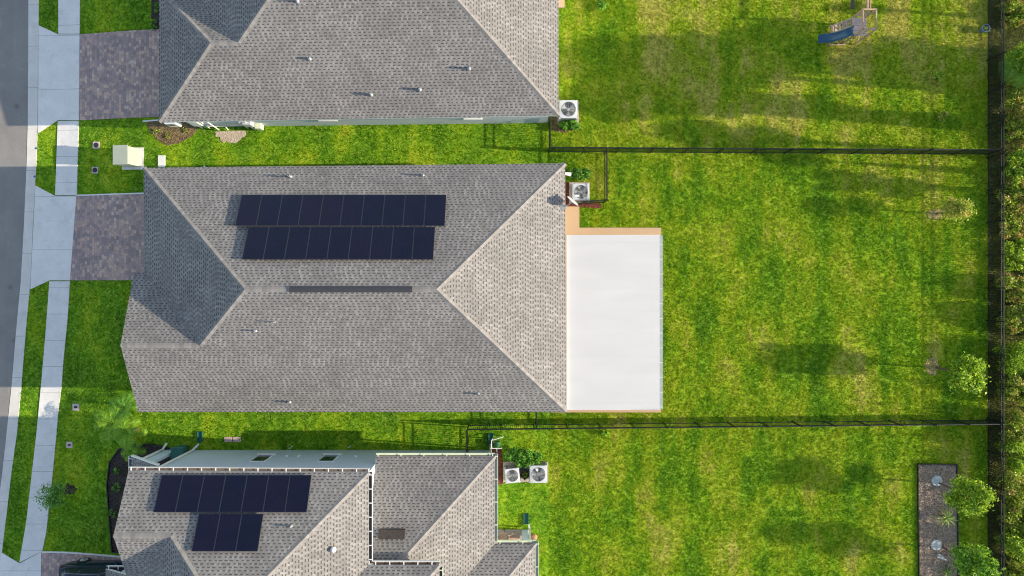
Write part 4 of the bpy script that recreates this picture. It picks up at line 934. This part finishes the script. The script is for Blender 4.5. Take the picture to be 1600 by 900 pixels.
# rear-yard young trees
g_ = G(1463, 574); tree('young_oak', 'young staked oak casting the long shadow in the middle yard', 'tree', g_, 4.05, 1.15, 1.05, 5200, .16, L_OAK, clumps=24, trunk=.055, spread=.26, lean=(.05, -.1))
g_ = G(1463, 334); tree('flowering_shrub', 'round yellow-green young tree near the rear fence of the middle yard', 'tree', g_, 3.0, .9, .75, 3000, .13, L_YEL, clumps=14, trunk=.055, spread=.33)
g_ = G(1464, 753); tree('young_tree', 'dense bright young tree beside the upper round stone of the rear bed', 'tree', g_ + Vector((.1, -.05, 0)), 4.1, .9, 1.0, 5600, .14, L_OAK, clumps=26, trunk=.045, lean=(.0, 0), spread=.26)
g_ = G(1466, 852); tree('young_tree', 'broad dark green young tree beside the stone bird in the rear bed', 'tree', g_ + Vector((.2, -.1, 0)), 4.0, .85, 1.0, 5400, .15, leaf_mat('dark_tree_leaves', (.015, .06, .008), (.17, .29, .02), .3), clumps=26, trunk=.045, lean=(.1, .05), spread=.26)
spiky('dracaena', 'spiky pale-tipped plant between the two young trees of the rear bed', G(1472, 806), 44, .75, leaf_mat('striped_blades', (.05, .14, .02), (.40, .48, .14), .3), .35, .022, .45, 1)
spiky('yucca', 'spiky lime plant at the bottom edge of the rear bed', G(1478, 893), 34, .6, leaf_mat('striped_blades', None, None), .15, .02, .4)
shrub('sapling', 'thin brown-green sapling in the shaded part of the top yard', (*G(1461, 122).xy, 0), .5, .45, .7, 500, .12, L_OAK)
shrub('weed_clump', 'bright lime clump of leaves in the sunny lower part of the top yard', (*G(1467, 184).xy, 0), .42, .3, .5, 700, .14, L_YEL)
shrub('low_shrub', 'low dark plant on the top edge behind the top house', (*G(938, 4).xy, 0), .6, .6, .45, 500, .12, L_DARK)
shrub('hedge', 'glossy dark shrub just below the air conditioner of the top house', (*G(888, 197).xy, 0), .85, .36, .55, 1500, .10, L_DARK, lumps=12, cat='hedge')
shrub('hedge', 'leafy shrub between the satellite dish unit and the side lawn of the middle house', (*G(905, 273).xy, 0), .82, .38, .55, 900, .11, L_DARK, lumps=12, cat='hedge')
shrub('hedge', 'rectangular clipped hedge above the pair of air conditioners', (*G(818, 711).xy, 0), 1.3, .52, .9, 3600, .11, L_DARK, lumps=26, cat='hedge')
shrub('weed_clump', 'tiny green weed against the lower dividing fence', (*G(945, 675).xy, 0), .2, .25, .4, 200, .09, L_PALM)
# front palms and shrubs
palm('areca_palm', 'bright feathery palm beside the front corner of the middle house', G(190, 657), 12, 1.3, .75, L_PALM, 'front palms')
palm('areca_palm', 'lower palm of the front bed, its fronds over the dark mulch', G(214, 671), 11, 1.0, .9, L_PALM, 'front palms')
palm('areca_palm', 'palm with shade painted into its fronds, tucked under the front eave of the middle house', G(203, 634), 13, .95, .5, leaf_mat('shade_painted_palm', (.03, .09, .01), (.09, .2, .02), .3), 'front palms', .26)  # darker copy of the frond green, eave shade put into the colour
palm('areca_palm', 'small feathery palm growing from the dark mulch bed by the porch', G(214, 703), 9, .75, .45, L_PALM, 'front palms', .26)
tree('weeping_tree', 'small feathery tree overhanging the sidewalk in front of the taller house', 'tree', G(110, 762), 2.1, .9, .85, 2400, .10, leaf_mat('feathery_leaves', (.03, .09, .015), (.12, .24, .04), .3), clumps=20, trunk=.03, lean=(-.1, 0), spread=.3)
for i, (px, py, s_) in enumerate(((184, 760, .3), (178, 800, .26), (186, 735, .2))):
    shrub('bedding_plant', ('sparse leafy plant in the dark mulch bed, middle of the row', 'sparse leafy plant in the dark mulch bed, nearest the driveway', 'sparse leafy plant in the dark mulch bed, nearest the palms')[i], (*G(px, py).xy, gz(G(px, py).x)), s_, s_ * 1.3, .3, 140, .09, L_DARK, 'bedding plants')
for i, (px, py) in enumerate(((246, 12), (243, 40))):
    shrub('bedding_plant', ('dark plant at the top edge beside the top house front', 'dark plant beside the corner of the top driveway')[i], (*G(px, py).xy, 0), .25, .4, .35, 260, .1, L_DARK, 'bedding plants')
for i, (px, py, rx) in enumerate(((265, 212, .35), (292, 204, .3), (246, 206, .25))):
    shrub('bedding_plant', ('brownish plant in the leafy bed under the meter cabinet, lowest one', 'brownish plant in the leafy bed, right one', 'brownish plant in the leafy bed, left one')[i], (*G(px, py).xy, 0), rx, .2, .16, 90, .07, L_WOOD, 'bedding plants')

# thicket beyond the rear fence ------------------------------------------
where = ['level with the swing set', 'opposite the shaded part of the top yard', 'level with the lime weed clump', 'just above the dividing fence end', 'just below the dividing fence end', 'level with the yellow-green young tree', 'beside the pale rock', 'a little below the pale rock', 'beside the midpoint of the middle yard', 'level with the long oak shadow', 'level with the young staked oak', 'above the lower dividing fence end', 'at the lower dividing fence end', 'above the rear mulch bed', 'level with the dense bright young tree', 'level with the spiky plant', 'level with the stone bird', 'at the bottom corner']
TY = L_WOOD; pyv = [18, 92, 150, 205, 262, 305, 350, 400, 450, 498, 560, 612, 668, 715, 760, 808, 852, 905]
for i, py in enumerate(pyv):
    low = py < 430; x = random.uniform(28.2, 28.5) if low else random.uniform(27.85, 28.05); h = (random.uniform(.6, .9) if low else random.uniform(1.3, 1.8)); r_ = random.uniform(.85, 1.0)
    if py in (92, 150): h = 1.3; r_ = 1.0; x = 28.4
    y = (450 - py) * (H - h * .7) / F
    kind = ('low olive bush', 'dark tangled bush', 'leafy green bush')[i % 3]
    shrub('thicket_bush', '%s beyond the rear fence, %s' % (kind, where[i]), (x, y, 0), r_, r_ * 1.25, h, 3600, .13, (L_WOOD, L_OAK, L_WOOD)[i % 3], 'bushes beyond the rear fence', 20, 'bush')
palm('palmetto', 'fan of palm fronds leaning over the rear fence of the top yard', (28.2, 12.1, 0), 18, 1.15, .8, L_PALM, None, .5)
g_ = (G(1586, 358).x - .6, G(1586, 358).y); m = MB(); m.lathe([(.26, -.05), (.3, .06), (.22, .18), (.08, .23), (.01, .24)], 9, (28.1, 3.3, 0)); tag(m.build('rock', plain('pale_rock', (.55, .5, .46), .9, var=.3, bump=.5), loc=(28.1, 3.3, 0), smooth=False), 'pale rock on the ground just beyond the rear fence', 'rock')
# unseen second row, added for its shade, and tall trees further back (they shade the yards)
for i in range(12):
    y = -20 + i * 3.6 + random.uniform(-.8, .8); hh = random.uniform(2.0, 2.6) if y < 1 else random.uniform(.5, .75)
    shrub('thicket_bush', 'unseen bush added for shade in the back row, ' + where[i + 5 if i < 12 else i], (30.9 + random.uniform(-.5, .7), y, 0), 1.1, 1.7, hh, 4200, .24, L_WOOD, 'hidden back row bushes', 12, 'bush')
def tall(cx, cy, cz, cr, hz, label, n=3600, name='pine_tree', cl=26):
    d = cz * math.tan(math.pi / 2 - ELEV); bx = cx + d * math.cos(AZ); by = cy - d * math.sin(AZ)
    return tree(name, label, 'tree', (bx, by, 0), cz + hz, cz - hz, cr, int(n * 1.6), .40, L_PINE, 'tall trees behind the thicket', cl, .2, .8, spread=.24)
w_ = lambda px, py: ((px - 800) / 27.5, (450 - py) / 27.5)
tall(*w_(985, 105), 10.5, 2.0, 1.6, 'tallest pine far behind the thicket')
tall(*w_(1100, 100), 9.5, 2.0, 1.5, 'tall pine with broad crown behind the thicket')
tall(*w_(1215, 72), 8.0, 1.5, 1.1, 'medium pine with round crown behind the thicket', 1700)
tall(*w_(950, 160), 10.2, 1.0, 1.2, 'narrow pine with thin crown behind the thicket', 900)
tall(*w_(1060, 160), 9.4, .9, 1.6, 'slim pine with ragged crown behind the thicket', 1000)
tall(*w_(1390, 98), 5.4, 1.35, 1.5, 'short dense pine behind the thicket', 2000)
tall(*w_(1490, 110), 3.6, 1.3, 1.2, 'lowest dense pine behind the thicket', 1700)
tall(*w_(1240, 165), 7.6, .65, 1.7, 'thin pine with long crown behind the thicket', 800)
tall(*w_(1120, 212), 8.8, .8, 1.9, 'leaning pine behind the thicket', 1000)
tall(*w_(1350, 285), 5.5, .75, 1.4, 'small pine behind the middle yard', 900)
tall(*w_(1240, 248), 7.2, .45, .9, 'slender pine behind the middle yard', 500)
tall(*w_(1330, 12), 6.0, .35, .4, 'small bare pine behind the top yard', 160)

# ------------------------------------------------ lawn blades and loose ground texture
def scatter(name, n, x0, x1, y0, y1, L, wd, mat, label, cat='grass', lean=1.0, only=None, avoid=True, zoff=0.0):
    x = RNG.uniform(x0, x1, n); y = RNG.uniform(y0, y1, n)
    if avoid:
        k_ = 7; cx_ = np.repeat(x[:n // k_], k_); cy_ = np.repeat(y[:n // k_], k_); n = len(cx_); x = cx_ + RNG.normal(size=n) * .045; y = cy_ + RNG.normal(size=n) * .045
    keep = np.ones(n, bool)
    if avoid:
        for p in NOGRASS:
            a = np.array(p); bb = (x > a[:, 0].min()) & (x < a[:, 0].max()) & (y > a[:, 1].min()) & (y < a[:, 1].max())
            idx = np.where(bb)[0]
            if len(idx): keep[idx[inpoly(x[idx], y[idx], p)]] = False
    if only is not None: keep &= only(x, y)
    x = x[keep]; y = y[keep]; n = len(x)
    t = np.clip((-19.6 - x) / 7, 0, 1); z = -.8 * t * t * (3 - 2 * t) + zoff
    a = RNG.uniform(0, 6.283, n); l = L * RNG.uniform(.5, 1.3, n); tilt = RNG.uniform(.25, 1.25, n) * lean
    b = a + RNG.uniform(.8, 2.3, n); w_ = wd * RNG.uniform(.6, 1.4, n)
    base = np.stack([x, y, z - .005], 1); side = np.stack([np.cos(b), np.sin(b), 0 * b], 1) * w_[:, None] * .5
    tip = base + np.stack([np.cos(a) * np.sin(tilt) * l, np.sin(a) * np.sin(tilt) * l, np.cos(tilt) * l], 1)
    v = np.stack([base - side, base + side, tip], 1).reshape(-1, 3)
    o = npmesh(name, v, 3, mat); o['kind'] = 'stuff'; o['label'] = label; o['category'] = cat; return o
# keep the road side clear
NOGRASS.append([(-40, 60), (aw[0][0], 60)] + cw + [(-40, -60)])
NOGRASS.append([(-23.2, -15.2), (-18, -15.2), (-18, -30), (-23.2, -30)])
front = scatter('lawn_grass', 380000, -29.6, 2.2, -16.8, 16.8, .085, .032, GB, 'short green grass of the front and side lawns')
rear = scatter('lawn_grass', 800000, 2.2, 27.1, -16.8, 16.8, .09, .034, GB, 'short green and straw patched grass of the back yards')
NG = NOGRASS; 
scatter('wild_grass', 60000, 27.05, 30.2, -16.8, 16.8, .2, .035, leaf_mat('wild_grass_blades', (.02, .045, .008), (.16, .16, .035), .3), 'rough grass and weeds beyond the rear fence', avoid=False)
inb = lambda poly: (lambda x, y: inpoly(x, y, gp(poly)))
def chips(name, n, bx, poly, mat, label): scatter(name, n, *bx, .07, .03, mat, label, 'mulch', 1.1, inb(poly), False, .035)
chips('mulch_chips', 22000, (22.9, 25.5, -16.8, -9.9), bedR, leaf_mat('bark_chips', (.035, .028, .024), (.34, .26, .19), 0.0), 'brown bark chips of the rear bed')
chips('mulch_chips', 9000, (-23.5, -18, -15.3, -8.6), bedD, leaf_mat('dark_chips', (.008, .007, .006), (.05, .04, .03), 0.0), 'dark mulch chips of the front bed')
